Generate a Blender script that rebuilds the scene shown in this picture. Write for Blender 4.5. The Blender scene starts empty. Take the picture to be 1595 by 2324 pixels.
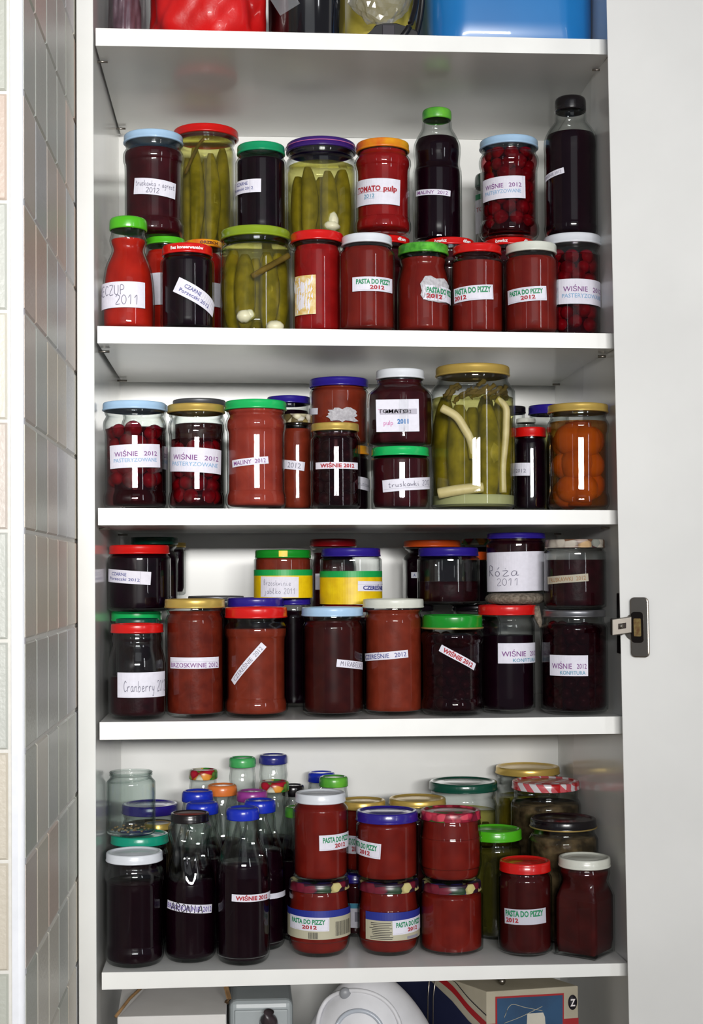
import bpy, bmesh, math, random
from mathutils import Vector, Matrix
random.seed(7)
PI = math.pi
S = bpy.context.scene
C = S.collection

# ------------------------------------------------------------------ camera, world, lights, exposure
CAMP = dict(pos=(0.158, -1.5611, 0.0017), yaw=0.0642, pitch=0.0109, roll=-0.0047, f=3305.0, px=765.7, py=1268.2)
FW = Vector((math.sin(CAMP['yaw'])*math.cos(CAMP['pitch']), math.cos(CAMP['yaw'])*math.cos(CAMP['pitch']), math.sin(CAMP['pitch'])))
_r = Vector((math.cos(CAMP['yaw']), -math.sin(CAMP['yaw']), 0)); _u = _r.cross(FW)
CR = _r*math.cos(CAMP['roll']) + _u*math.sin(CAMP['roll'])
CU = -_r*math.sin(CAMP['roll']) + _u*math.cos(CAMP['roll'])
CP = Vector(CAMP['pos'])
cd = bpy.data.cameras.new('camera'); cam = bpy.data.objects.new('camera', cd); C.objects.link(cam)
cd.sensor_fit = 'VERTICAL'; cd.sensor_height = 36.0; cd.sensor_width = 36.0*1595/2324
cd.lens = CAMP['f']/2324*36.0
cd.shift_x = -(CAMP['px']-797.5)/2324; cd.shift_y = (CAMP['py']-1162.0)/2324
cd.clip_start = 0.05
m = Matrix((CR, CU, -FW)).transposed().to_4x4(); m.translation = CP
cam.matrix_world = m
S.camera = cam

def pt(u, v, Y):
    """the point at depth Y that the photo shows at (u, v)"""
    d = FW*CAMP['f'] + CR*(u-CAMP['px']) - CU*(v-CAMP['py'])
    t = (Y-CP.y)/d.y
    return CP + d*t
def scale_at(X, Y, Z=0.0):
    return CAMP['f']/((Vector((X, Y, Z))-CP).dot(FW))

S.view_settings.view_transform = 'Standard'; S.view_settings.look = 'None'
S.view_settings.exposure = -0.13; S.view_settings.gamma = 1.0
S.cycles.transparent_max_bounces = 40
S.cycles.max_bounces = 10
S.cycles.caustics_reflective = False
S.cycles.caustics_refractive = False
w = bpy.data.worlds.new('room_light'); S.world = w; w.use_nodes = True
w.node_tree.nodes['Background'].inputs[0].default_value = (0.80, 0.88, 1.0, 1)
w.node_tree.nodes['Background'].inputs[1].default_value = 0.19

def area(name, loc, target, sx, sy, power, col=(1, 1, 1), spread=180):
    l = bpy.data.lights.new(name, 'AREA'); l.shape = 'RECTANGLE'; l.size = sx; l.size_y = sy
    l.energy = power; l.color = col; l.spread = math.radians(spread)
    o = bpy.data.objects.new(name, l); C.objects.link(o); o.location = loc
    o.rotation_euler = (Vector(target)-Vector(loc)).to_track_quat('-Z', 'Y').to_euler()
    return o
# the two panes of the window behind the photographer
area('window_light', (0.02, -3.9, 0.40), (-0.16, 0, 0.26), 0.66, 0.22, 7.4, (1.0, 0.985, 0.96), 50)
area('window_light', (0.78, -3.9, 0.40), (-0.10, 0, 0.26), 0.66, 0.22, 7.0, (1.0, 0.985, 0.96), 50)
# wider daylight of the kitchen
area('room_daylight', (0.6, -3.2, 1.3), (0.25, 0, -0.1), 1.6, 1.0, 3.2, (0.93, 0.97, 1.0))
area('side_window_light', (1.9, -2.6, 0.5), (0.25, 0, 0.1), 0.14, 1.1, 6.5, (0.95, 0.97, 1.0))
area('side_window_light', (-1.5, -3.0, 0.5), (0.45, 0, 0.1), 0.14, 1.0, 1.5, (0.95, 0.97, 1.0))

# ------------------------------------------------------------------ materials
def lin(h):
    if isinstance(h, str):
        c = [int(h[i:i+2], 16)/255 for i in (0, 2, 4)]
        return tuple(x/12.92 if x <= .04045 else ((x+.055)/1.055)**2.4 for x in c)
    return h
_mats = {}
def P(name, col, rough=.5, metal=0.0, spec=.5, coat=0.0, noise=None, bump=0.0, scale=60, sub=0.0):
    """a plain procedural material; noise = second colour mixed in by a noise texture"""
    if name in _mats: return _mats[name]
    m = bpy.data.materials.new(name); m.use_nodes = True; nt = m.node_tree
    b = nt.nodes['Principled BSDF']; c = lin(col)
    b.inputs['Base Color'].default_value = (*c, 1); b.inputs['Roughness'].default_value = rough
    b.inputs['Metallic'].default_value = metal; b.inputs['Specular IOR Level'].default_value = spec
    b.inputs['Coat Weight'].default_value = coat; b.inputs['Coat Roughness'].default_value = .03
    if sub: b.inputs['Subsurface Weight'].default_value = sub; b.inputs['Subsurface Radius'].default_value = (.01, .003, .002)
    tc = nt.nodes.new('ShaderNodeTexCoord'); n = nt.nodes.new('ShaderNodeTexNoise')
    n.inputs['Scale'].default_value = scale; n.inputs['Detail'].default_value = 5
    nt.links.new(tc.outputs['Object'], n.inputs['Vector'])
    r = nt.nodes.new('ShaderNodeValToRGB')
    c2 = lin(noise) if noise else tuple(x*.93 for x in c)
    r.color_ramp.elements[0].position = .35; r.color_ramp.elements[1].position = .68
    r.color_ramp.elements[0].color = (*c2, 1); r.color_ramp.elements[1].color = (*c, 1)
    nt.links.new(n.outputs['Fac'], r.inputs['Fac']); nt.links.new(r.outputs['Color'], b.inputs['Base Color'])
    if bump:
        bp = nt.nodes.new('ShaderNodeBump'); bp.inputs['Strength'].default_value = bump; bp.inputs['Distance'].default_value = .002
        nt.links.new(n.outputs['Fac'], bp.inputs['Height']); nt.links.new(bp.outputs['Normal'], b.inputs['Normal'])
    _mats[name] = m
    return m

def clear(name, tint, edge, f0=.035, rough=.012, haze=None, hz=0.0):
    """thin clear glass or film: transparent, with a Fresnel gloss and a denser edge"""
    if name in _mats: return _mats[name]
    m = bpy.data.materials.new(name); m.use_nodes = True; nt = m.node_tree; nt.nodes.clear()
    N = nt.nodes.new; L = nt.links.new
    out = N('ShaderNodeOutputMaterial'); lw = N('ShaderNodeLayerWeight'); lw.inputs['Blend'].default_value = .5
    p4 = N('ShaderNodeMath'); p4.operation = 'POWER'; p4.inputs[1].default_value = 4.0; L(lw.outputs['Facing'], p4.inputs[0])
    ma = N('ShaderNodeMath'); ma.operation = 'MULTIPLY_ADD'; ma.inputs[1].default_value = .75; ma.inputs[2].default_value = f0
    L(p4.outputs[0], ma.inputs[0])
    p2 = N('ShaderNodeMath'); p2.operation = 'POWER'; p2.inputs[1].default_value = 3.0; L(lw.outputs['Facing'], p2.inputs[0])
    mc = N('ShaderNodeMix'); mc.data_type = 'RGBA'; L(p2.outputs[0], mc.inputs['Factor'])
    mc.inputs[6].default_value = (*tint, 1); mc.inputs[7].default_value = (*edge, 1)
    tr = N('ShaderNodeBsdfTransparent'); L(mc.outputs[2], tr.inputs['Color'])
    gl = N('ShaderNodeBsdfGlossy'); gl.inputs['Roughness'].default_value = rough
    sh = tr.outputs[0]
    if haze:
        df = N('ShaderNodeBsdfDiffuse'); df.inputs['Color'].default_value = (*haze, 1)
        mh = N('ShaderNodeMixShader'); mh.inputs[0].default_value = hz; L(sh, mh.inputs[1]); L(df.outputs[0], mh.inputs[2]); sh = mh.outputs[0]
    mx = N('ShaderNodeMixShader'); L(ma.outputs[0], mx.inputs[0]); L(sh, mx.inputs[1]); L(gl.outputs[0], mx.inputs[2])
    L(mx.outputs[0], out.inputs['Surface'])
    _mats[name] = m
    return m

def cells(name, cols, scale=70, rough=.3, back=None):
    """printed lid or paper: patches of the given colours"""
    if name in _mats: return _mats[name]
    m = bpy.data.materials.new(name); m.use_nodes = True; nt = m.node_tree; b = nt.nodes['Principled BSDF']
    b.inputs['Roughness'].default_value = rough
    tc = nt.nodes.new('ShaderNodeTexCoord'); v = nt.nodes.new('ShaderNodeTexVoronoi'); v.inputs['Scale'].default_value = scale
    nt.links.new(tc.outputs['Object'], v.inputs['Vector'])
    sp = nt.nodes.new('ShaderNodeSeparateColor'); nt.links.new(v.outputs['Color'], sp.inputs[0])
    r = nt.nodes.new('ShaderNodeValToRGB'); r.color_ramp.interpolation = 'CONSTANT'
    while len(r.color_ramp.elements) < len(cols): r.color_ramp.elements.new(.5)
    for i, c in enumerate(cols):
        r.color_ramp.elements[i].position = i/len(cols); r.color_ramp.elements[i].color = (*lin(c), 1)
    nt.links.new(sp.outputs[0], r.inputs['Fac'])
    # a darker line round each patch
    r2 = nt.nodes.new('ShaderNodeValToRGB'); r2.color_ramp.elements[0].position = .45; r2.color_ramp.elements[1].position = .8
    r2.color_ramp.elements[0].color = (1, 1, 1, 1); r2.color_ramp.elements[1].color = (.25, .2, .2, 1)
    nt.links.new(v.outputs['Distance'], r2.inputs['Fac'])
    mx = nt.nodes.new('ShaderNodeMix'); mx.data_type = 'RGBA'; mx.blend_type = 'MULTIPLY'; mx.inputs[0].default_value = .8
    nt.links.new(r.outputs['Color'], mx.inputs[6]); nt.links.new(r2.outputs['Color'], mx.inputs[7])
    nt.links.new(mx.outputs[2], b.inputs['Base Color'])
    _mats[name] = m
    return m

def gingham(name):
    if name in _mats: return _mats[name]
    m = bpy.data.materials.new(name); m.use_nodes = True; nt = m.node_tree; b = nt.nodes['Principled BSDF']; b.inputs['Roughness'].default_value = .28
    N = nt.nodes.new; L = nt.links.new
    tc = N('ShaderNodeTexCoord'); mp = N('ShaderNodeMapping'); mp.inputs['Rotation'].default_value = (.5, .5, .7)
    L(tc.outputs['Object'], mp.inputs['Vector']); s = N('ShaderNodeSeparateXYZ'); L(mp.outputs[0], s.inputs[0])
    outs = []
    for k in (0, 1):
        a = N('ShaderNodeMath'); a.operation = 'MULTIPLY'; a.inputs[1].default_value = 72; L(s.outputs[k], a.inputs[0])
        f = N('ShaderNodeMath'); f.operation = 'FRACT'; L(a.outputs[0], f.inputs[0])
        g = N('ShaderNodeMath'); g.operation = 'GREATER_THAN'; g.inputs[1].default_value = .5; L(f.outputs[0], g.inputs[0]); outs.append(g)
    ad = N('ShaderNodeMath'); ad.operation = 'ADD'; L(outs[0].outputs[0], ad.inputs[0]); L(outs[1].outputs[0], ad.inputs[1])
    dv = N('ShaderNodeMath'); dv.operation = 'MULTIPLY'; dv.inputs[1].default_value = .5; L(ad.outputs[0], dv.inputs[0])
    r = N('ShaderNodeValToRGB'); r.color_ramp.interpolation = 'CONSTANT'
    r.color_ramp.elements[0].color = (*lin('d8d4d8'), 1); r.color_ramp.elements[1].position = .8; r.color_ramp.elements[1].color = (*lin('b01418'), 1)
    e = r.color_ramp.elements.new(.3); e.color = (*lin('c85860'), 1)
    L(dv.outputs[0], r.inputs['Fac']); L(r.outputs[0], b.inputs['Base Color'])
    _mats[name] = m
    return m

WHITE = P('white_melamine', 'efefec', .12, spec=.35, scale=9)
def _soft_gloss(m):
    b = m.node_tree.nodes['Principled BSDF']; b.inputs['Roughness'].default_value = .16
_soft_gloss(WHITE)
EDGE = P('white_edge_band', 'f2f2ef', .4, scale=14)
GLASS = clear('clear_glass', (.975, .985, .98), (.45, .48, .47))
GLASSG = clear('greenish_glass', (.955, .98, .97), (.22, .32, .29), f0=.06)
SYR = dict(cherry=clear('red_syrup', (.86, .46, .48), (.2, .03, .05), f0=.0, haze=lin('30040e'), hz=.12), cherryd=clear('dark_syrup', (.8, .5, .52), (.1, .02, .04), f0=.0, haze=lin('14030a'), hz=.3),
           peach=clear('amber_syrup', (.95, .72, .42), (.5, .26, .08), f0=.0, haze=lin('8a4410'), hz=.15))
BRINE = clear('pickle_brine', (.86, .84, .50), (.45, .42, .16), f0=.01, haze=lin('8a8440'), hz=.10)
FILM = clear('clear_plastic_film', (.93, .93, .94), (.55, .55, .58), f0=.10, rough=.08, haze=(.6, .6, .62), hz=.12)
SMOKE = clear('smoky_plastic_film', (.55, .46, .50), (.3, .22, .26), f0=.12, rough=.1, haze=lin('5d464e'), hz=.35)
CHROME = P('satin_nickel', '9a938a', .28, metal=1.0)
NICKD = P('dark_steel', '2c2624', .35, metal=.9)
LIDS = dict(
    lblue=P('pale_blue_lid', 'a9cbea', .25, coat=.3), red=P('red_lid', 'cf1512', .25, coat=.3), dred=P('dark_red_lid', '8e0d14', .25, coat=.3),
    green=P('emerald_lid', '0f9562', .25, coat=.3), mint=P('bright_green_lid', '18b45e', .25, coat=.3), lime=P('lime_green_lid', '4fb51e', .25, coat=.3),
    dgreen=P('dark_green_lid', '0b4a3a', .25, coat=.3), olive=P('olive_green_lid', '87a022', .25, coat=.3), grass=P('grass_green_lid', '138a24', .25, coat=.3),
    navy=P('navy_lid', '2a1c86', .25, coat=.3), purple=P('deep_purple_lid', '3a2070', .25, coat=.3), white=P('white_lid', 'dfe3ea', .3, coat=.3),
    cream=P('off_white_lid', 'd9dbd0', .3, coat=.3), gold=P('gold_lid', 'd9b860', .3, metal=.5), silver=P('silver_lid', '8c8c90', .32, metal=.85),
    black=P('black_lid', '100b10', .25, coat=.3), orange=P('orange_lid', 'd6521a', .3, coat=.3), amber=P('amber_lid', 'e8a818', .3, coat=.3, noise='d8661c', scale=50),
    cblue=P('bright_blue_cap', '1730b8', .25, coat=.3), cnavy=P('navy_cap', '2a2f82', .25, coat=.3), corange=P('orange_cap', 'e07a38', .3, coat=.3),
    cpurple=P('purple_cap', '9a3a92', .3, coat=.3), cgreen=P('fresh_green_cap', '55b768', .3, coat=.3, noise='2f9e55', scale=40), teal=P('teal_green_lid', '12977a', .25, coat=.3),
    gleaf=P('leaf_green_cap', '6cbf38', .3, coat=.3, noise='2c8034', scale=35), gspot=P('speckled_green_lid', '62bf3c', .3, coat=.3, noise='2c7a1f', scale=110),
    fruit=cells('fruit_print_cap', ['d23a28', '3f9a3a', 'e79a3a', 'd9d6c0', 'b01830', 'e2b84a', '7fb04a'], 105),
    plum=cells('plum_print_lid', ['2a2434', 'd8cf90', '3d3572', '1f3a20', '5b4a92', 'c9bf80', '301828', '6f1d30'], 85),
    berry=cells('berry_print_lid', ['c02848', '8e1830', 'd2485c', 'a01c3a', '4a6a30', '7a1430', 'c83a50'], 110),
    pebble=cells('pebble_print_lid', ['c8c0a0', '8a7a48', 'd8d4c4', '5c5030', 'b0a888', 'd0c8b4'], 120),
    shell=cells('shell_print_lid', ['a8958a', '5a3c3c', 'c0a078', '8c8f88', '70503c', 'b8b0a4'], 85),
    gingham=gingham('red_gingham_lid'), blackred=P('black_lid_red_top', '120b10', .25, coat=.3),
)
CONT = dict(
    currant=P('blackcurrant_jam', '14030e', .3, noise='090106', scale=70), juice=P('dark_juice', '15040d', .2, noise='10020a'),
    maroon=P('maroon_jam', '3d0f15', .3, noise='2c080e', scale=60), tomato=P('tomato_pulp', '8f1414', .4, noise='7a0e0e', scale=60),
    ketchup=P('ketchup', 'ab2012', .4, noise='93180f', scale=50), pasta=P('pizza_sauce', '771d14', .4, noise='641510', scale=55, bump=.2),
    pastad=P('dark_pizza_sauce', '451010', .4, noise='340a0b', scale=55, bump=.2),
    brick=P('raspberry_puree', '95382a', .4, noise='7f2a20', scale=45, bump=.2), brown=P('peach_jam', '6d2415', .4, noise='571a10', scale=90, bump=.4),
    cocoa=P('cherry_puree', '7b2d1c', .4, noise='692415', scale=70, bump=.3), dmar=P('mirabelle_jam', '3a0f0c', .3, noise='2b0909', scale=70),
    wine=P('cherry_syrup', '2a0410', .2, noise='1a020a', scale=60), plumj=P('strawberry_jam', '2a0910', .4, noise='190508', scale=90, bump=.4),
    cherry=P('soft_cherry', '861024', .3, noise='560818', scale=80), cherryd=P('dark_cherry', '320712', .3, noise='20040a', scale=80),
    peach=P('peach_half', 'b06420', .35, noise='984c12', scale=50), syrup=P('peach_syrup', '7c3a0c', .3, noise='6b2f0a', scale=50),
    pickle=P('pickled_cucumber', '98892c', .35, noise='6a611e', scale=60, bump=.3), pickled=P('dark_pickled_cucumber', '3d3c14', .4, noise='2a2a0e', scale=60, bump=.3),
    garlic=P('garlic_clove', 'd9d5b4', .4), root=P('horseradish_root', 'c8bb86', .5, noise='b3a56e', scale=50), dill=P('dill_stalk', '6e5a26', .7, noise='4d3f18', scale=60),
    sedi=P('milky_sediment', 'a3a575', .6), mush=P('dried_mushroom', '6b5a40', .7, noise='2c2418', scale=70, bump=.5),
)
for k_, m_ in CONT.items():      # food lies against the glass, so it has almost no shine of its own
    b_ = m_.node_tree.nodes['Principled BSDF']; b_.inputs['Specular IOR Level'].default_value = .5 if k_ in ('garlic', 'root') else .06
PAPER = P('label_paper', 'e4e2ee', .7, scale=200)
PAPERS = dict(w=PAPER, grey=P('torn_paper', 'c9c7cc', .9, noise='a9a6ac', scale=300, bump=.6), blue=P('blue_label_print', '24308c', .45),
              beige=P('cream_label_paper', 'b9b49c', .6), yellow=P('yellow_label', 'f0cf0c', .45, noise='dcb408', scale=80), lgreen=P('green_label_band', '0da04a', .45),
              comb=P('honeycomb_label', 'd0a43c', .5, noise='e6d9b0', scale=130), gold2=P('gold_ring', 'b9a060', .35, metal=.5), tan=P('tan_label_paper', 'b2aa98', .7), fade=P('faded_label', 'c9c8d4', .7))
INK = dict(purple=P('purple_ink', '7c3a86', .6), sky=P('pale_blue_ink', '86b0d4', .6), red=P('red_ink', 'ab2230', .6), green=P('green_ink', '1d8a5c', .6),
           blue=P('blue_ink', '3a3f8c', .6), grey=P('grey_ink', '8f8d9c', .6), black=P('black_ink', '1a1620', .6), teal=P('teal_ink', '3f92b0', .6),
           pink=P('pink_ink', 'c86aa8', .6), white=P('white_ink', 'f0eaea', .6), orange=P('ochre_ink', 'a07850', .6), cyan=P('bright_blue_ink', '2874b8', .6),
           pen=P('pen_line', '6f6c80', .6), rim=P('faint_border_ink', 'b4b0be', .6), violet=P('violet_ink', '5a3c9c', .6), brown=P('brown_ink', '5c2414', .6))

# ------------------------------------------------------------------ object helpers
def tag(o, label=None, cat=None, group=None, kind=None):
    if label: o['label'] = label
    if cat: o['category'] = cat
    if group: o['group'] = group
    if kind: o['kind'] = kind
    return o
def empty(name, loc):
    o = bpy.data.objects.new(name, None); o.empty_display_size = .02; C.objects.link(o); o.location = loc
    return o
def mesh(name, verts, faces, mat, parent=None, smooth=True, loc=None, mats=None, fm=None):
    me = bpy.data.meshes.new(name); me.from_pydata([tuple(v) for v in verts], [], faces)
    bm = bmesh.new(); bm.from_mesh(me)
    for f in bm.faces: f.smooth = smooth
    bm.to_mesh(me); bm.free()
    for mm in (mats or [mat]): me.materials.append(mm)
    if fm:
        for p, i in zip(me.polygons, fm): p.material_index = i
    o = bpy.data.objects.new(name, me); C.objects.link(o)
    if parent: o.parent = parent
    if loc is not None: o.location = loc
    return o
def bmobj(name, bm, mat, parent=None, smooth=False, loc=None, bevel=0, segs=2):
    if bevel:
        bmesh.ops.bevel(bm, geom=list(bm.edges), offset=bevel, segments=segs, affect='EDGES', profile=.5)
    bmesh.ops.recalc_face_normals(bm, faces=bm.faces)
    me = bpy.data.meshes.new(name); bm.to_mesh(me); bm.free()
    if smooth:
        for p in me.polygons: p.use_smooth = True
    me.materials.append(mat); o = bpy.data.objects.new(name, me); C.objects.link(o)
    if parent: o.parent = parent
    if loc is not None: o.location = loc
    return o
def box_bm(x0, x1, y0, y1, z0, z1, bm=None):
    bm = bm or bmesh.new()
    return hexa(bm, [(x0, y0, z0), (x1, y0, z0), (x1, y1, z0), (x0, y1, z0), (x0, y0, z1), (x1, y0, z1), (x1, y1, z1), (x0, y1, z1)])
def hexa(bm, c):
    v = [bm.verts.new(p) for p in c]
    for f in ((0, 3, 2, 1), (4, 5, 6, 7), (0, 1, 5, 4), (1, 2, 6, 5), (2, 3, 7, 6), (3, 0, 4, 7)): bm.faces.new([v[i] for i in f])
    return bm
def tube(name, pts, r, mat, parent=None, n=8, loc=None):
    V = []; F = []; pts = [Vector(p) for p in pts]
    for i, p in enumerate(pts):
        t = (pts[min(i+1, len(pts)-1)]-pts[max(i-1, 0)]).normalized()
        a = t.cross(Vector((0, 0, 1)) if abs(t.z) < .9 else Vector((1, 0, 0))).normalized(); b = t.cross(a)
        rr = r[i] if isinstance(r, (list, tuple)) else r
        for k in range(n): V.append(p + (a*math.cos(2*PI*k/n) + b*math.sin(2*PI*k/n))*rr)
    for i in range(len(pts)-1):
        for k in range(n):
            k2 = (k+1) % n; F.append((i*n+k, i*n+k2, (i+1)*n+k2, (i+1)*n+k))
    F.append(tuple(range(n-1, -1, -1))); F.append(tuple((len(pts)-1)*n+k for k in range(n)))
    return mesh(name, V, F, mat, parent, True, loc)
def spline(pts, per=6):
    out = []; P_ = [pts[0]]+list(pts)+[pts[-1]]
    for i in range(1, len(P_)-2):
        for k in range(per):
            t = k/per; q = []
            for d in range(len(pts[0])):
                a, b, c, e = P_[i-1][d], P_[i][d], P_[i+1][d], P_[i+2][d]
                q.append(.5*((2*b)+(-a+c)*t+(2*a-5*b+4*c-e)*t*t+(-a+3*b-3*c+e)*t**3))
            out.append(tuple(q))
    out.append(tuple(pts[-1]))
    return out
def lathe(prof, n=48, flat=None, rot=0.0, twist=0.0, flute=None):
    """prof: (r, z) pairs from the bottom to the top; flat = number of sides of a faceted body (r1, r2 between circle and polygon)"""
    V = []; F = []
    zmax = max(p[1] for p in prof) or 1
    for (r, z) in prof:
        for k in range(n):
            a = 2*PI*k/n + rot; rr = r
            if flat:
                sides, sq, z0, z1 = flat
                wgt = max(0.0, min(1.0, (z-z0)/(.006), (z1-z)/(.012))) if z1 > z0 else 1
                aa = ((a-rot+PI/sides) % (2*PI/sides)) - PI/sides
                poly = r*math.cos(PI/sides)/math.cos(aa)*(1+.06*sq)
                rr = r*(1-wgt*sq)+poly*wgt*sq
            if flute:
                nf, amp, z0, z1 = flute
                if z0 < z < z1:
                    w_ = math.sin(PI*(z-z0)/(z1-z0))
                    rr += amp*w_*math.cos(nf*a + twist*z)
            V.append((rr*math.cos(a), rr*math.sin(a), z))
    m_ = len(prof)
    for i in range(m_-1):
        for k in range(n):
            k2 = (k+1) % n; F.append((i*n+k, i*n+k2, (i+1)*n+k2, (i+1)*n+k))
    return V, F, n, m_
def lathe_obj(name, prof, mat, parent, cap0=True, cap1=True, n=48, loc=None, **kw):
    V, F, n, m_ = lathe(prof, n, **kw)
    if cap0: F.append(tuple(range(n-1, -1, -1)))
    if cap1: F.append(tuple((m_-1)*n+k for k in range(n)))
    return mesh(name, V, F, mat, parent, True, loc)

# ------------------------------------------------------------------ lettering
_tc = {}
def print_geo(s, bold=0.0):
    key = (s, bold)
    if key in _tc: return _tc[key]
    cu = bpy.data.curves.new('lettering_source', 'FONT'); cu.body = s; cu.resolution_u = 2; cu.offset = bold
    o = bpy.data.objects.new('lettering_source', cu); C.objects.link(o)
    dg = bpy.context.evaluated_depsgraph_get(); dg.update()
    me = bpy.data.meshes.new_from_object(o.evaluated_get(dg))
    V = [(v.co.x, v.co.y) for v in me.vertices]; F = [tuple(p.vertices) for p in me.polygons]
    bpy.data.objects.remove(o); bpy.data.curves.remove(cu); bpy.data.meshes.remove(me)
    x0 = min(v[0] for v in V); x1 = max(v[0] for v in V); y1 = max(v[1] for v in V); y0 = min(0.0, min(v[1] for v in V))
    hh = .72
    V = [((x-x0)/(x1-x0)-.5, y/hh-.5) for x, y in V]
    _tc[key] = (V, F)
    return V, F
# single-stroke hand, x 0..4, baseline 0, small letters 3 high, tall 6
HAND = {
 '0': [[(2, 6), (.6, 4.5), (.6, 1.5), (2, 0), (3.4, 1.5), (3.4, 4.5), (2, 6)]], '1': [[(.8, 4.2), (2.4, 6), (2.2, 0)]],
 '2': [[(.5, 4.8), (1.6, 6), (3.2, 5.2), (2.8, 3.2), (.4, 0), (3.6, .2)]],
 'a': [[(3, 2.6), (1.6, 3), (.5, 1.6), (1, .1), (2.4, .6), (3, 2.6), (3, .2), (4, .6)]], 'b': [[(.6, 6), (.6, .4), (2, 0), (3.2, 1.4), (2.2, 3), (.7, 1.8)]],
 'c': [[(3.2, 2.6), (1.6, 3), (.5, 1.4), (1.6, 0), (3.4, .6)]], 'e': [[(.6, 1.4), (3, 1.9), (2.2, 3), (.8, 2.2), (.8, .6), (2.2, 0), (3.6, .8)]],
 'g': [[(3, 2.6), (1.6, 3), (.6, 1.6), (1.4, .2), (3, 1.2), (3, 2.8), (2.8, -2), (1, -2.4)]], 'k': [[(.7, 6), (.7, 0)], [(3, 3), (.9, 1.4), (3.4, 0)]],
 'l': [[(.4, .6), (2.2, 5), (1.4, 6), (1, 4), (1.4, 0), (2.8, .6)]], 'n': [[(.6, 3), (.6, 0), (.8, 2), (2.2, 3), (3, 2), (3, .2), (3.8, .5)]],
 'r': [[(.6, 3), (.8, 0), (1, 2), (2.4, 3), (3.2, 2.6)]], 's': [[(3, 2.7), (1.6, 3), (.9, 2.2), (2.7, 1.1), (2.2, .1), (.6, .2)]], 't': [[(1.8, 5.4), (1.4, .6), (2.4, 0), (3.4, .7)], [(.4, 3.4), (3.2, 3.8)]],
 'u': [[(.4, 3), (.6, .5), (1.6, 0), (3, 1.4), (3.1, 3), (3.1, .3), (4, .5)]], 'w': [[(.2, 3), (.8, .2), (2, 2.4), (2.8, .2), (4, 3)]],
 'y': [[(.5, 3), (1, .8), (2.6, 1), (3.2, 3), (2.4, -2), (.8, -2.2)]], 'i': [[(1.2, 3), (1.4, .2), (2.4, .5)], [(1.5, 4.2), (1.6, 4.5)]],
 'o': [[(2, 3), (.7, 2), (1, .4), (2.4, .1), (3.2, 1.6), (2, 3)]], 'z': [[(.5, 3), (3.2, 3), (.6, 0), (3.6, .2)]], 'ó': [[(2, 3), (.7, 2), (1, .4), (2.4, .1), (3.2, 1.6), (2, 3)], [(2, 4), (3, 5.2)]],
 'ż': [[(.5, 3), (3.2, 3), (.6, 0), (3.6, .2)], [(1.9, 4.1), (2, 4.4)]],
 'C': [[(3.6, 5), (2, 6), (.4, 3), (1.6, 0), (3.8, .8)]], 'K': [[(.8, 6), (.6, 0)], [(3.6, 6), (.8, 2.6), (3.6, 0)]], 'E': [[(3.4, 6), (.8, 5.8), (.7, .1), (3.4, 0)], [(.8, 3), (2.8, 3.1)]],
 'Z': [[(.5, 6), (3.6, 5.8), (.5, .1), (3.8, 0)]], 'U': [[(.6, 6), (.7, 1.2), (2, 0), (3.3, 1.2), (3.4, 6)]], 'P': [[(.8, 0), (.8, 6), (3, 5.6), (3, 3.4), (.9, 2.8)]],
 'R': [[(.8, 0), (.8, 6), (3, 5.6), (3, 3.6), (.9, 3), (3.6, 0)]], 'M': [[(.4, 0), (.8, 6), (2, 2.4), (3.4, 6), (3.7, 0)]], 'I': [[(2, 6), (2, 0)]],
 'A': [[(.3, 0), (2, 6), (3.7, 0)], [(1, 2.2), (3.1, 2.3)]], 'B': [[(.7, 0), (.7, 6), (2.8, 5.4), (1, 3.2), (3.2, 1.8), (.8, 0)]], 'L': [[(.8, 6), (.7, 0), (3.4, .1)]],
 'N': [[(.5, 0), (.7, 6), (3.2, 0), (3.5, 6)]], 'O': [[(2, 6), (.4, 3.6), (1.4, .1), (3.5, 2), (3.2, 5), (2, 6)]], '+': [[(.8, 2), (3, 2.2)], [(1.9, 3.2), (1.9, .8)]],
 'p': [[(.8, 3), (.8, -2.4)], [(.8, 2.2), (2.4, 3), (3, 1.4), (.9, .4)]], 'm': [[(.4, 3), (.5, 0), (.7, 2.6), (1.8, 2.8), (2, 0), (2.2, 2.6), (3.4, 2.6), (3.6, .2)]], 'j': [[(2, 3), (2, -2), (.6, -2.2)]], ' ': [],
}
def hand_geo(s, wd=.28):
    V = []; F = []; x = 0.0
    for ch in s:
        for pl in HAND.get(ch, HAND['o']):
            pl = spline([(a, b) for a, b in pl], 3) if len(pl) > 2 else pl
            base = len(V)
            for i, (a, b) in enumerate(pl):
                p0 = pl[max(i-1, 0)]; p1 = pl[min(i+1, len(pl)-1)]; dx, dy = p1[0]-p0[0], p1[1]-p0[1]; l = math.hypot(dx, dy) or 1
                nx, ny = -dy/l*wd/2, dx/l*wd/2
                V += [(x+a+nx, b+ny), (x+a-nx, b-ny)]
            for i in range(len(pl)-1): F.append((base+2*i, base+2*i+1, base+2*i+3, base+2*i+2))
        x += 4.3 if ch != ' ' else 3.2
    V = [(a/x-.5, b/6-.5) for a, b in V]
    return V, F

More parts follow.
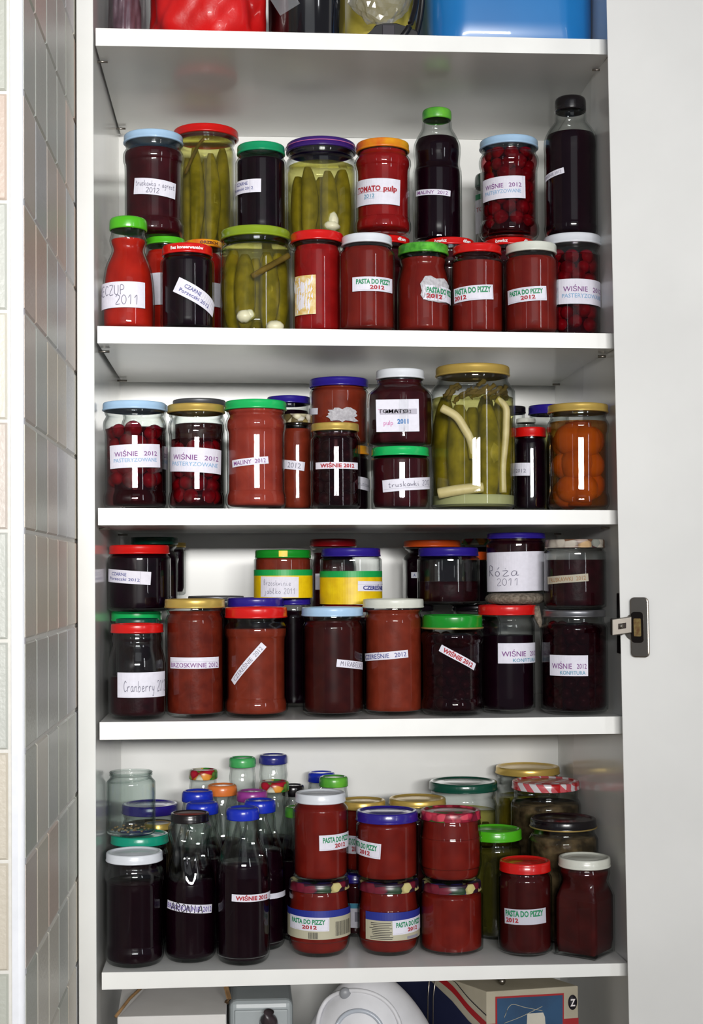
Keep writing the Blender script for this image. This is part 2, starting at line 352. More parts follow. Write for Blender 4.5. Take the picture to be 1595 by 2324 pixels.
class Wrap:
    """maps label coordinates (a along, b up, metres) onto a jar's side at angle phi and height z; flat: onto its front facet"""
    def __init__(s, R, phi, z, rot=0.0, flat=False): s.R = R; s.phi = phi; s.z = z; s.c = math.cos(rot); s.s = math.sin(rot); s.flat = flat
    def __call__(s, a, b, off=0.0):
        x = a*s.c-b*s.s; y = a*s.s+b*s.c
        if s.flat:
            ca, sa = math.cos(s.phi), math.sin(s.phi); R = s.R+off
            return (R*sa+x*ca, -R*ca+x*sa, s.z+y)
        p = s.phi+x/s.R; R = s.R+off
        return (R*math.sin(p), -R*math.cos(p), s.z+y)
def patch(name, W, wd, ht, mat, parent, off=.0003, outline=None):
    """a paper rectangle (or torn outline) lying on the surface"""
    V = []; F = []
    if outline:
        N_ = len(outline); rings = 4
        V.append(W(0, 0, off))
        for j in range(1, rings+1):
            for (a, b) in outline: V.append(W(a*wd*j/rings, b*ht*j/rings, off))
        for k in range(N_): F.append((0, 1+k, 1+(k+1) % N_))
        for j in range(rings-1):
            for k in range(N_): F.append((1+j*N_+k, 1+(j+1)*N_+k, 1+(j+1)*N_+(k+1) % N_, 1+j*N_+(k+1) % N_))
    else:
        nx, ny = max(6, int(wd/.003)), max(1, int(ht/.012))
        for j in range(ny+1):
            for i in range(nx+1): V.append(W((i/nx-.5)*wd, (j/ny-.5)*ht, off))
        for j in range(ny):
            for i in range(nx):
                q = j*(nx+1)+i; F.append((q, q+1, q+nx+2, q+nx+1))
    return mesh(name, V, F, mat, parent, False)
def torn(n=26, seed=1, rough=.35):
    rnd = random.Random(seed); out = []
    for k in range(n):
        a = 2*PI*k/n; c, s_ = math.cos(a), math.sin(a); q = max(abs(c), abs(s_)); r = .5/q*(1-rough*rnd.random()); out.append((c*r, s_*r))
    return out
def ink(name, W, wd, ht, items, parent, off=.0006):
    """letters and rules on a label, one mesh; items: (kind, text or None, x, y, w, h, ink) in fractions of the label"""
    V = []; F = []; fm = []; ms = []
    for it in items:
        kind, txt, x, y, w_, h_, col = it[:7]
        if INK[col] not in ms: ms.append(INK[col])
        mi = ms.index(INK[col]); b = len(V)
        if kind == 'r': v, f = [(-.5, -.5), (.5, -.5), (.5, .5), (-.5, .5)], [(0, 1, 2, 3)]
        elif kind == 'h': v, f = hand_geo(txt, it[7] if len(it) > 7 else .45)
        else: v, f = print_geo(txt, .04 if kind == 'b' else .006)
        if kind == 'r' and w_*wd > .008:       # long rules follow the curve
            nn = int(w_*wd/.003)+2; v = []; f = []
            for i in range(nn+1): v += [(i/nn-.5, -.5), (i/nn-.5, .5)]
            f = [(2*i, 2*i+2, 2*i+3, 2*i+1) for i in range(nn)]
        for (a, c) in v: V.append(W((x+a*w_)*wd, (y+c*h_)*ht, off))
        for q in f: F.append(tuple(b+i for i in q)); fm.append(mi)
    return mesh(name, V, F, None, parent, False, mats=ms, fm=fm)

# ------------------------------------------------------------------ jars
SH = []          # shelves: (z left, z right) of the top face at x=0 and x=.566
SHELF_PX = [(217, 64, 1376, 90, 104, 124), (221, 740, 1391, 757, 779, 791), (222.5, 1153, 1399, 1158, 1192, 1190), (226, 1639, 1411, 1626, 1679, 1665), (231, 2207, 1422, 2186, 2246, 2214)]
SY = .004; SD = .30
for (ua, va, ub, vb, va2, vb2) in SHELF_PX:
    a = pt(ua, va, SY); b = pt(ub, vb, SY); a2 = pt(ua, va2, SY); b2 = pt(ub, vb2, SY)
    SH.append((a, b, a2, b2))
def shelf_z(i, X):
    a, b = SH[i][0], SH[i][1]
    return a.z+(b.z-a.z)*(X-a.x)/(b.x-a.x)

PROF = {
 'straight': [(0, .80, 0), (.012, .90, 0), (.04, .985, 0), (.08, 1, 0), (.45, 1, 0), (.80, 1, 0), (.855, .985, 0), (.895, .93, .25), (.925, 1, 1), (.955, 1.0, 1), (.965, 1.05, 1), (.98, 1.0, 1), (1, 1, 1)],
 'waist': [(0, .82, 0), (.012, .91, 0), (.05, .985, 0), (.09, 1, 0), (.135, .99, 0), (.17, .955, 0), (.21, .945, 0), (.5, .945, 0), (.72, .95, 0), (.765, .985, 0), (.81, 1, 0), (.85, .98, 0), (.895, .92, .3), (.925, 1.0, 1), (.955, 1.0, 1), (.965, 1.05, 1), (.98, 1.0, 1), (1, 1, 1)],
 'yogurt': [(0, .80, 0), (.015, .90, 0), (.06, .98, 0), (.12, 1, 0), (.5, 1, 0), (.62, .985, 0), (.72, .93, .1), (.80, .9, .5), (.87, 1.01, 1), (.93, .97, 1), (.965, 1.04, 1), (1, 1, 1)],
 'ketchup': [(0, .9, 0), (.03, .97, 0), (.10, 1, 0), (.30, 1, 0), (.45, .965, 0), (.6, .86, .0), (.74, .70, .3), (.83, 1.10, 1), (.89, 1.02, 1), (.93, 1.0, 1), (.955, 1.06, 1), (.975, 1, 1), (1, 1, 1)],
 'juice': [(0, .82, 0), (.015, .92, 0), (.05, .99, 0), (.1, 1, 0), (.50, 1, 0), (.60, .985, 0), (.68, .93, 0), (.76, .82, .12), (.83, .80, .5), (.885, 1.06, 1), (.93, 1.0, 1), (.962, 1.0, 1), (.972, 1.06, 1), (.985, 1, 1), (1, 1, 1)],
 'waisted_bottle': [(0, .88, 0), (.02, .96, 0), (.06, 1, 0), (.50, 1, 0), (.56, .975, 0), (.60, .93, 0), (.65, .94, 0), (.70, .965, 0), (.76, .94, 0), (.82, .83, .1), (.88, .80, .5), (.925, 1.08, 1), (.955, 1.0, 1), (.968, 1.08, 1), (.985, 1, 1), (1, 1, 1)],
 'tall_bottle': [(0, .86, 0), (.02, .94, 0), (.08, 1, 0), (.12, .985, 0), (.3, .985, 0), (.60, .985, 0), (.68, 1.0, 0), (.74, .97, 0), (.80, .86, .1), (.86, .78, .5), (.91, 1.08, 1), (.945, 1.0, 1), (.962, 1.08, 1), (.98, 1, 1), (1, 1, 1)],
 'twist_neck': [(0, .80, 0), (.015, .90, 0), (.05, .98, 0), (.1, 1, 0), (.36, 1, 0), (.50, .97, 0), (.62, .86, 0), (.72, .70, 0), (.80, .70, 0), (.87, .80, 0), (.92, .84, 0), (.95, 1.04, 1), (.97, 1.0, 1), (.98, 1.05, 1), (1, 1, 1)],
 'barrel': [(0, .72, 0), (.02, .80, 0), (.10, .93, 0), (.22, .985, 0), (.25, 1.0, 0), (.62, 1, 0), (.66, .985, 0), (.78, .955, 0), (.86, .94, 0), (.91, .96, .5), (.94, 1.0, 1), (.965, 1.05, 1), (.98, 1, 1), (1, 1, 1)],
 'facet': [(0, .82, 0), (.02, .92, 0), (.07, 1, 0), (.4, 1, 0), (.66, 1, 0), (.74, .97, 0), (.84, .80, .3), (.90, 1.02, 1), (.94, 1, 1), (.965, 1.05, 1), (1, 1, 1)],
 'square': [(0, .90, 0), (.02, .97, 0), (.05, 1, 0), (.55, 1, 0), (.62, .985, 0), (.70, .9, .1), (.80, .9, .6), (.87, 1.05, 1), (.93, 1, 1), (.965, 1.06, 1), (1, 1, 1)],
}
JARS = {}
def radius_fn(kind, R, rn, H0):
    pts = [(t, k*(R*(1-n_)+rn*n_)) for t, k, n_ in PROF[kind]]
    return [(r, t*H0) for t, r in spline(pts, 4)]
def r_at(prof, z):
    for (r0, z0), (r1, z1) in zip(prof, prof[1:]):
        if z0 <= z <= z1: return r0+(r1-r0)*(z-z0)/((z1-z0) or 1)
    return prof[-1][0]
def inset(prof, d, z0, z1, top=True):
    out = [(max(.001, r_at(prof, z0+.0001)-d-.002), z0)]
    out += [(max(.001, r-d), z) for r, z in prof if z0+.0015 < z < z1]
    out.append((max(.001, r_at(prof, z1)-d), z1))
    return out

def lid_prof(r, h, cap=False):
    if cap:   # rounded screw cap of a bottle
        return [(r*.93, 0), (r*.985, .0004), (r, h*.12), (r, h*.55), (r*.985, h*.78), (r*.93, h*.93), (r*.84, h), (r*.74, h*.985), (r*.70, h*.90), (r*.3, h*.90), (.0005, h*.90)]
    e = min(.0022, h*.2)
    return [(r*.93, 0), (r*.965, 0), (r, .0006), (r, .0018), (r*.985, .0022), (r*.985, h-e*1.3), (r*.975, h-e*.45), (r*.955, h-.0002), (r*.90, h), (r*.86, h-.0003), (r*.835, h-.0016), (r*.8, h-.0018), (r*.55, h-.0018), (r*.5, h-.0013), (.0005, h-.0013)]

def cucumber(name, p, length, r, lean, seed, mat, parent):
    rnd = random.Random(seed); V = []; F = []; n = 14; m_ = 16
    for i in range(m_+1):
        t = i/m_; rr = r*math.sin(PI*(.03+.94*t))**.42
        bx = .03*length*math.sin(PI*t)*math.cos(seed); by = .03*length*math.sin(PI*t)*math.sin(seed*1.7)
        for k in range(n):
            a = 2*PI*k/n; q = rr*(1+.05*math.cos(3*a+seed)+.05*(rnd.random()-.5))
            V.append((p[0]+bx+lean[0]*(t-.5)*length+q*math.cos(a), p[1]+by+lean[1]*(t-.5)*length+q*math.sin(a), p[2]+t*length))
    for i in range(m_):
        for k in range(n): F.append((i*n+k, i*n+(k+1) % n, (i+1)*n+(k+1) % n, (i+1)*n+k))
    F.append(tuple(range(n-1, -1, -1))); F.append(tuple(m_*n+k for k in range(n)))
    return mesh(name, V, F, mat, parent, True)
def blob(V, F, c, rx, ry, rz, seed=0, jit=.0):
    rnd = random.Random(seed); n, m_ = 12, 8; b = len(V)
    for i in range(m_+1):
        th = PI*(.02+.96*i/m_)
        for k in range(n):
            a = 2*PI*k/n; j = 1+jit*(rnd.random()-.5)
            V.append((c[0]+rx*j*math.sin(th)*math.cos(a), c[1]+ry*j*math.sin(th)*math.sin(a), c[2]-rz*j*math.cos(th)))
    for i in range(m_):
        for k in range(n): F.append((b+i*n+k, b+i*n+(k+1) % n, b+(i+1)*n+(k+1) % n, b+(i+1)*n+k))
    F.append(tuple(b+k for k in range(n-1, -1, -1))); F.append(tuple(b+m_*n+k for k in range(n)))

GROUPS = {1: 'preserves on the second shelf from the top', 2: 'preserves on the middle shelf', 3: 'preserves on the fourth shelf', 4: 'preserves on the lowest visible shelf'}
def jar(key, label, cx, lw, vlt, vlb, bw, Y, base, lid, cont, fill=.9, kind='straight', name='preserve_jar', cat='jar', cap=False, shelf=None,
        glass=None, sides=None, rot=0.0, neck=.93, lidlabel=None, bottomy=None, empty_lid=False, flute=None, twist=0, fruit=None, pick=None):
    X = pt(cx, (vlt+vlb)/2, Y).x
    sc = scale_at(X, Y)
    rl = lw/2/sc; R = bw/2/sc
    zt = pt(cx, vlt, Y-rl).z; zb = pt(cx, vlb, Y-rl).z
    if isinstance(base, int): zbase = shelf_z(base, X)+.0007
    else: zbase = max(JARS[k]['top'] for k in base.split('+'))+.0002
    lh = zt-zb; H = zt-zbase; H0 = H-lh*.35; rn = min(rl*neck, R*.985)
    root = empty(name, (X, Y, zbase))
    sh_i = shelf if shelf is not None else (base if isinstance(base, int) else JARS[base.split('+')[0]]['shelf'])
    tag(root, label, cat, GROUPS[sh_i])
    prof = radius_fn(kind, R, rn, H0)
    kw = {}
    if sides: kw['flat'] = (sides, 1.0, -.01, H0*.80); kw['rot'] = rot
    if flute: kw['flute'] = (flute[0], flute[1], flute[2]*H0, flute[3]*H0); kw['twist'] = twist
    g = glass or GLASS
    # glass body: outer and inner wall
    gi = .0017
    V, F, n, m_ = lathe(prof, 48, **kw)
    F.append(tuple(range(n-1, -1, -1)))
    zi = max(.0035, fill*H0) if (cont or pick) else .0035      # food or brine lies against the glass below this height
    inn = [(r-gi, z) for r, z in prof if z > zi]; inn = [(r_at(prof, zi)-gi-(.001 if zi < .004 else 0), zi)]+inn
    V2, F2, n2, m2 = lathe(inn, 48, **kw); b = len(V)
    V += V2; F += [tuple(b+i for i in reversed(f)) for f in F2]
    if zi < .004: F.append(tuple(b+k for k in range(n)))
    for k in range(n): F.append(((m_-1)*n+k, (m_-1)*n+(k+1) % n, b+(m2-1)*n+(k+1) % n, b+(m2-1)*n+k))
    if not sides: gb = mesh('glass_body', V, F, g, root, True)
    else: gb = mesh('glass_body', V, F, g, root, True)
    # lid
    if lid:
        V, F, n, m_ = lathe(lid_prof(rl, lh, cap), 48)
        F.append(tuple((m_-1)*n+k for k in range(n)))
        lo = mesh('cap' if cap else 'lid', V, F, LIDS[lid], root, True, loc=(0, 0, H-lh))
    else: lo = None
    ftop = fill*H0
    if cont and not pick:
        cm = CONT[cont]
        d = gi+.0004
        if fruit: d = gi+fruit[1]*.95
        lathe_obj('contents', inset(prof, d, .0042, ftop), cm, root, **kw)
        if fruit:
            V = []; F = []; rnd = random.Random(sum(map(ord, key)))
            cr = fruit[1]; st = cr*1.45; z = max(.006, fruit[2]*ftop)+cr; i = 0
            while z < ftop+cr*.35:
                rm = min(r_at(prof, max(.001, min(H0-.001, z+q))) for q in (-cr, -cr*.5, 0, cr*.5, cr))-gi-.0006
                nk = max(5, int(2*PI*(rm-cr)/(cr*1.65)))
                for k in range(nk):
                    a = 2*PI*(k+.5*(i % 2))/nk+(rnd.random()-.5)*.3; s_ = cr*(.85+.25*rnd.random()); zz = z+(rnd.random()-.5)*cr*.6
                    blob(V, F, ((rm-s_)*math.cos(a), (rm-s_)*math.sin(a), zz), s_, s_, s_*.95, rnd.random(), .04)
                z += st; i += 1
            V = [(x, y, min(zz, H0-lh*.8)) for x, y, zz in V]
            mesh(fruit[4], V, F, CONT[fruit[0]], root, True)
            lathe_obj('syrup', inset(prof, gi+.0003, .0040, ftop), SYR[fruit[0]], root, **kw)
    if pick:
        rr = R-gi
        lathe_obj('brine', inset(prof, gi+.0004, .0042, ftop), BRINE, root)
        rc = rr*pick[1]; ring = rr-rc-.002; cn = pick[2]
        for k in range(cn):
            a = -PI/2+2*PI*(k+pick[3])/cn
            L_ = H0*pick[4]*(.9+.16*((k*37) % 5)/5)
            cucumber('pickled_cucumber', (ring*math.cos(a), ring*math.sin(a), .006), L_, rc*(.95+.1*((k*13) % 3)/3), (0, 0), k+cn, CONT[pick[0]], root)
        cucumber('pickled_cucumber', (0, 0, .006), H0*pick[4]*.9, rc*.9, (0, 0), 3, CONT[pick[0]], root)
    JARS[key] = dict(top=zt, root=root, prof=prof, X=X, Y=Y, R=R, rl=rl, z=zbase, H=H, H0=H0, lh=lh, sc=sc, shelf=sh_i, cx=cx, lid=lo, sides=sides)
    return JARS[key]

def label(key, uL, uR, v, hpx, rot=0, items=(), paper='w', outline=None, flat=False, name='label', onlid=False):
    j = JARS[key]; z0 = pt(j['cx'], v, j['Y']-j['R']).z-j['z']
    h = hpx/j['sc']
    R = max(r_at(j['prof'], max(.001, min(j['H0']-.001, z0+q*h*.5))) for q in (-1, -.5, 0, .5, 1))+.0002
    if flat: R = j['R']*math.cos(PI/j['sides'])*1.06+.0004
    def ang(u): return math.asin(max(-.999, min(.999, (u-j['cx'])/j['sc']/j['R'])))
    view = math.atan2(j['X']-CP.x, j['Y']-CP.y)          # the jar's front as the camera sees it
    a0, a1 = ang(uL)-view*0-view, ang(uR)-view
    # the camera sees angle phi at phi - view
    a0, a1 = ang(uL)-view, ang(uR)-view
    if flat: a0 = a1 = -view*0; wd = (uR-uL)/j['sc']; ph = 0.0
    else: wd = R*(a1-a0)/max(.2, math.cos(math.radians(rot))); ph = (a0+a1)/2
    W = Wrap(R, ph, z0, math.radians(rot), flat)
    if flat:
        off = ((uL+uR)/2-j['cx'])/j['sc']; W0 = W
        W = lambda a, b, o=0.0: (lambda q: (q[0]+off, q[1], q[2]))(W0(a, b, o))
    p = patch(name, W, wd, h, PAPERS[paper], j['root'], outline=outline)
    if items: ink('lettering', W, wd, h, items, p)
    return W, wd, h
def border(i=.0): return [('r', None, 0, .42, .94, .012, 'rim'), ('r', None, 0, -.42, .94, .012, 'rim'), ('r', None, .47, 0, .006, .84, 'rim')]
WIS = [('p', 'WIŚNIE', -.17, .10, .42, .21, 'purple'), ('p', '2012', .28, .10, .26, .19, 'purple'), ('p', 'PASTERYZOWANE', .0, -.17, .80, .17, 'sky')]
KON = [('p', 'WIŚNIE', -.16, -.02, .52, .26, 'purple'), ('p', '2012', .34, -.02, .24, .24, 'purple'), ('p', 'KONFITURA', .12, -.34, .62, .18, 'teal')]
PAS = [('b', 'PASTA DO PIZZY', .0, .18, .82, .34, 'green'), ('b', '2012', .06, -.22, .34, .26, 'red')] + border()
CZA = [('p', 'CZARNE', -.15, .18, .36, .26, 'blue'), ('p', 'Porzeczki 2012', -.05, -.18, .68, .24, 'blue')]

# ---- second shelf from the top, front row
jar('F1', 'ketchup bottle with green cap and handwritten KECZUP 2011 label', 291, 86, 487, 515, 119, .05, 1, 'lime', 'ketchup', .84, 'ketchup', 'ketchup_bottle', 'bottle', cap=True, neck=.90)
label('F1', 231, 327, 668, 58, 0, [('h', 'KECZUP', -.16, .18, .62, .36, 'pen'), ('h', '2011', .18, -.2, .42, .36, 'pen')])
jar('F4', 'red lidded black jam jar with slanting CZARNE Porzeczki label', 425, 116, 549, 571, 122, .04, 1, 'red', 'currant', .88)
label('F4', 400, 483, 671, 35, -27, CZA)
jar('F2', 'jar with lime green lid between the ketchup bottle and a slanting-label jar', 375, 92, 534, 550, 96, .125, 1, 'lime', 'ketchup', .9)
label('F2', 342, 384, 655, 72, 0)
jar('F3', 'jar with a yellow lid behind the slanting-label black jar', 461, 88, 541, 557, 92, .15, 1, 'amber', 'tomato', .9)
label('F3', 470, 506, 667, 54)
jar('F5', 'big pickled cucumber jar under an olive green lid', 580, 160, 508, 530, 162, .075, 1, 'olive', 'pickle', .86, 'straight', 'pickle_jar', pick=('pickle', .31, 6, .5, .80))
jar('F6', 'bright red pulp jar with red lid and half torn-off honeycomb label', 719, 122, 519, 541, 112, 0.055, 1, 'red', 'tomato', .9)
label('F6', 670, 716, 668, 88, 0, paper='comb', name='torn_label')
label('F6', 668, 712, 668, 92, 0, paper='w', outline=torn(30, 4, .45), name='torn_label')
jar('F7', 'pizza sauce jar with white lid, label centred, second shelf', 832, 116, 526, 547, 128, 0.036, 1, 'white', 'pasta', .9)
label('F7', 800, 888, 644, 32, 0, PAS)
jar('F8', 'pizza sauce jar with speckled green lid, label stuck over torn paper', 960, 116, 547, 569, 122, .045, 1, 'gspot', 'pasta', .88, 'yogurt')
label('F8', 952, 1016, 656, 58, -6, paper='grey', outline=torn(22, 9, .2), name='torn_label')
label('F8', 960, 1021, 665, 33, -3, [('b', 'PASTA DO PIZZY', .02, .18, .9, .36, 'green'), ('b', '2012', -.22, -.22, .42, .28, 'red')])
jar('F9', 'pizza sauce jar with red lid, right of the speckled green lid', 1082, 112, 549, 569, 121, .045, 1, 'red', 'pasta', .84)
label('F9', 1031, 1117, 664, 33, 3, [('b', 'PASTA DO PIZZY', .0, .2, .88, .38, 'green'), ('b', '2012', -.3, -.22, .34, .28, 'red')]+border())
jar('F10', 'pizza sauce jar with white lid, right of the red lidded sauce jar', 1205, 116, 545, 566, 122, 0.033, 1, 'cream', 'pasta', .88)
label('F10', 1153, 1238, 667, 32, 3, PAS)
jar('F11', 'cherry jar with white lid beneath the tall black-capped bottle', 1298, 132, 525, 547, 124, 0.066, 1, 'white', 'wine', .84, fruit=('cherry', .0088, .1, 1, 'cherries'))
label('F11', 1264, 1366, 661, 56, -1, WIS)
for key, cx_, lb in (('R1', 872, 'dark red jar with lettered red lid behind the white lidded sauce jar'),
                     ('R2', 1018, 'dark red jar with lettered red lid beneath the juice bottle with leafy green cap'), ('R3', 1154, 'dark red jar with lettered red lid beneath the blue lidded cherry jar')):
    vt = 531 if key == 'R1' else 536
    jar(key, lb, cx_, 118, vt, vt+17, 116, .125, 1, 'red', 'maroon', .9, 'waist')
    j = JARS[key]; Wl = Wrap(j['rl']+.0001, 0, j['H']-j['lh']*.5)
    ink('lid_lettering', Wl, .05, .006, [('b', 'Łowicz', -.28, 0, .30, .6, 'white'), ('b', 'dżem', .38, 0, .24, .6, 'white')], j['root'], .0004)
# ---- second shelf, upper layer
jar('U1', 'strawberry jam jar with pale blue lid and handwritten label', 348, 136, 290, 309, 138, .125, 'F2', 'lblue', 'maroon', .86, 'waist')
label('U1', 303, 399, 423, 36, -5, [('h', 'truskawka + agrest', 0, .2, .92, .34, 'pen', .6), ('h', '2012', -.05, -.22, .30, .3, 'pen', .7)])
jar('U2', 'pickle jar under a wide red lid, beside the pale blue lid', 467, 150, 277, 296, 134, .205, 'F3', 'red', 'pickle', .93, 'straight', 'pickle_jar', pick=('pickle', .28, 7, .3, .84), flute=(14, .0005, .72, .86))
jar('U3', 'black jam jar with emerald green lid on the olive lid', 592, 110, 318, 338, 116, .10, 'F5', 'green', 'currant', .86)
label('U3', 531, 592, 420, 30, -1, [('p', 'CZARNE', -.05, .22, .4, .24, 'blue'), ('p', 'Porzeczki 2012', -.05, -.16, .7, .22, 'blue'), ('r', None, .22, 0, .006, 1, 'grey')])
jar('U4', 'wide pickle jar with striped deep purple lid, second shelf', 728, 160, 306, 327, 162, 0.135, 'F6', 'purple', 'pickle', .80, 'straight', 'pickle_jar', pick=('pickle', .27, 7, .25, .74))
jar('U5', 'tomato pulp jar with orange and yellow lid', 868, 122, 310, 330, 128, 0.105, 'R1', 'amber', 'tomato', .93, 'waist', flute=(26, .0005, .76, .86))
label('U5', 806, 908, 432, 58, -2, [('b', 'TOMATO', -.14, .12, .52, .20, 'red'), ('b', 'pulp', .30, .12, .26, .20, 'red'), ('r', None, -.02, -.01, .82, .014, 'red'), ('p', '2012', -.1, -.16, .22, .15, 'teal'), ('r', None, -.1, -.27, .22, .01, 'teal')])
jar('U6', 'juice bottle with leafy green cap and MALINY 2012 strip', 991, 67, 240, 264, 112, .135, 'R2', 'gleaf', 'juice', .80, 'waisted_bottle', 'juice_bottle', 'bottle', cap=True)
label('U6', 944, 1020, 435, 13, -4, [('p', 'MALINY  2012', 0, 0, .84, .6, 'purple')])
jar('U7', 'small bottle with dark green cap behind the blue lidded cherry jar', 1112, 70, 387, 418, 82, .245, 1, 'dgreen', 'maroon', .86, 'ketchup', 'sauce_bottle', 'bottle', cap=True)
label('U7', 1074, 1112, 480, 90, 0, [('p', 'TO', -.1, .1, .5, .12, 'red'), ('r', None, 0, .42, .9, .14, 'green')])
jar('U8', 'cherry jar with pale blue lid, PASTERYZOWANE label, on lettered red lid', 1154, 134, 302, 321, 136, .115, 'R3', 'lblue', 'wine', .90, 'waist', fruit=('cherry', .0088, .12, 1, 'cherries'))
label('U8', 1093, 1192, 423, 50, 1, WIS+[('r', None, .44, 0, .006, 1, 'rim')])
jar('U9', 'tall black-capped bottle of dark juice', 1294, 71, 212, 244, 122, 0.075, 'F11', 'black', 'juice', .76, 'tall_bottle', 'juice_bottle', 'bottle', cap=True)
label('U9', 1236, 1279, 389, 13, 9, [('p', 'WIŚNIE 2012', .0, 0, .8, .5, 'grey')])
# stripe of the purple lid, letters on the slanting-label jar's lid
j = JARS['U4']; tube('lid_stripe', [(j['rl']*1.002*math.cos(2*PI*k/60), j['rl']*1.002*math.sin(2*PI*k/60), j['H']-j['lh']*.45) for k in range(61)], .0005, INK['pink'], j['root'], 5)
j = JARS['F4']; ink('lid_lettering', Wrap(j['rl']+.0001, .02, j['H']-j['lh']*.5), .05, .006, [('b', 'Bez konserwantów', 0, 0, .75, .55, 'white')], j['root'], .0004)
j = JARS['F3']; ink('lid_lettering', Wrap(j['rl']+.0001, .35, j['H']-j['lh']*.5), .03, .005, [('b', 'ORZECH', 0, 0, .75, .6, 'brown')], j['root'], .0004)

# ---- middle shelf
jar('G1', 'cherry jar with pale blue lid, left end of the middle shelf', 305, 145, 907, 926, 142, .055, 2, 'lblue', 'wine', .77, 'waist', fruit=('cherry', .0092, .26, 1, 'cherries'))
label('G1', 248, 364, 1034, 52, 2, WIS)
jar('G1b', 'cherry jar behind the leftmost blue lidded jar, mostly hidden', 328, 106, 913, 929, 104, .135, 2, 'lblue', 'wine', .8)
label('G1b', 335, 379, 1037, 52, 0, WIS)
jar('G2', 'half filled cherry jar with gold lid on the middle shelf', 445, 132, 913, 932, 128, 0.062, 2, 'gold', 'wine', .69, 'waist', fruit=('cherry', .0092, .02, 1, 'cherries'))
label('G2', 384, 503, 1043, 55, -3, WIS)
jar('G2b', 'jar with a dull silver lid behind the gold lidded cherry jar', 452, 122, 902, 918, 118, .135, 2, 'silver', 'dmar', .8)
jar('G3', 'raspberry puree jar with bright green lid and MALINY 2012 strip', 580, 142, 904, 925, 138, 0.048, 2, 'mint', 'brick', .95, 'waist')
label('G3', 525, 609, 1047, 16, 5, [('p', 'MALINY  2012', 0, 0, .86, .6, 'purple')])
jar('G4', 'dark jar with navy lid behind the pebble patterned lid', 655, 100, 896, 913, 104, .175, 2, 'navy', 'currant', .9)
jar('G5', 'narrow jar with pebble patterned lid beside the MALINY jar', 673, 72, 938, 958, 72, .095, 2, 'pebble', 'cocoa', .88)
label('G5', 640, 690, 1055, 20, -7, [('p', '2012', .1, 0, .5, .6, 'grey')])
jar('G8', 'jar with a ribbed amber lid peeping out behind WIŚNIE 2012 strip jar', 779, 118, 1009, 1029, 118, .125, 2, 'amber', 'currant', .9)
label('G8', 800, 838, 1097, 28, -6, [('h', 'truskawki', 0, 0, .8, .4, 'pen')])
jar('G7', 'dark cherry jar with gold lid and straight WIŚNIE 2012 strip', 760, 110, 957, 975, 114, .045, 2, 'gold', 'wine', .87, 'straight', fruit=('cherryd', .0078, .02, 1, 'cherries'))
label('G7', 717, 810, 1056, 15, 0, [('b', 'WIŚNIE 2012', 0, 0, .74, .56, 'red')])
jar('G6', 'brown jam jar with navy lid and scraped label, stacked', 769, 136, 853, 873, 134, .13, 'G8', 'navy', 'cocoa', .93)
label('G6', 699, 722, 929, 14, -4)
label('G6', 738, 812, 941, 34, 0, paper='grey', outline=torn(28, 3, .35), name='torn_label')
jar('G10', 'low dark jam jar with bright green lid and handwritten label', 908, 132, 1011, 1032, 132, .055, 2, 'mint', 'maroon', .86)
label('G10', 869, 974, 1098, 27, 4, [('h', 'truskawki 2012', 0, .06, .8, .42, 'pen', .6), ('r', None, 0, -.28, .96, .015, 'grey')])
jar('G9', 'faceted jar with white lid, pulp 2011 label, on the bright green lid', 908, 111, 834, 855, 142, .06, 'G10', 'white', 'maroon', .9, 'facet', sides=8, rot=PI/8)
label('G9', 846, 942, 943, 72, 1, [('p', 'TOMATO', -.1, .14, .7, .12, 'pink'), ('r', None, .02, .12, .86, .17, 'rim'), ('p', 'MALINY 2012', .02, .12, .6, .1, 'grey'), ('p', 'pulp', -.22, -.22, .22, .15, 'pink'), ('b', '2011', .12, -.18, .26, .14, 'cyan')], flat=True)
jar('G11', 'very large pickle jar with gold lid on the middle shelf', 1072, 170, 822, 845, 192, .065, 2, 'gold', 'pickle', .80, 'straight', 'pickle_jar', pick=('pickle', .30, 6, .35, .78), neck=.94)
jar('G13', 'black jam jar with red lid between giant pickle and peach jars', 1203, 72, 968, 990, 74, 0.075, 2, 'red', 'currant', .9)
label('G13', 1164, 1202, 1064, 29, -2, [('p', '2012', .1, -.1, .5, .3, 'grey')])
jar('G14', 'orange peach jar with gold lid, right end of the middle shelf', 1311, 138, 912, 931, 140, 0.036, 2, 'gold', 'syrup', .86, 'waist', flute=None, fruit=('peach', .0185, .0, .55, 'peach_halves'))
jar('G12', 'jar with a navy lid behind the peach jar', 1246, 96, 916, 937, 96, .18, 2, 'navy', 'pickle', .8, pick=('pickled', .3, 5, .3, .7))
jar('G15', 'small jar with a cream lid behind the red lidded black jar', 1193, 44, 948, 958, 50, .135, 2, 'cream', 'mush', .8)
jar('G16', 'jar with a dark lid half hidden by the giant pickle jar', 1160, 66, 920, 936, 68, .19, 2, 'black', 'mush', .8)

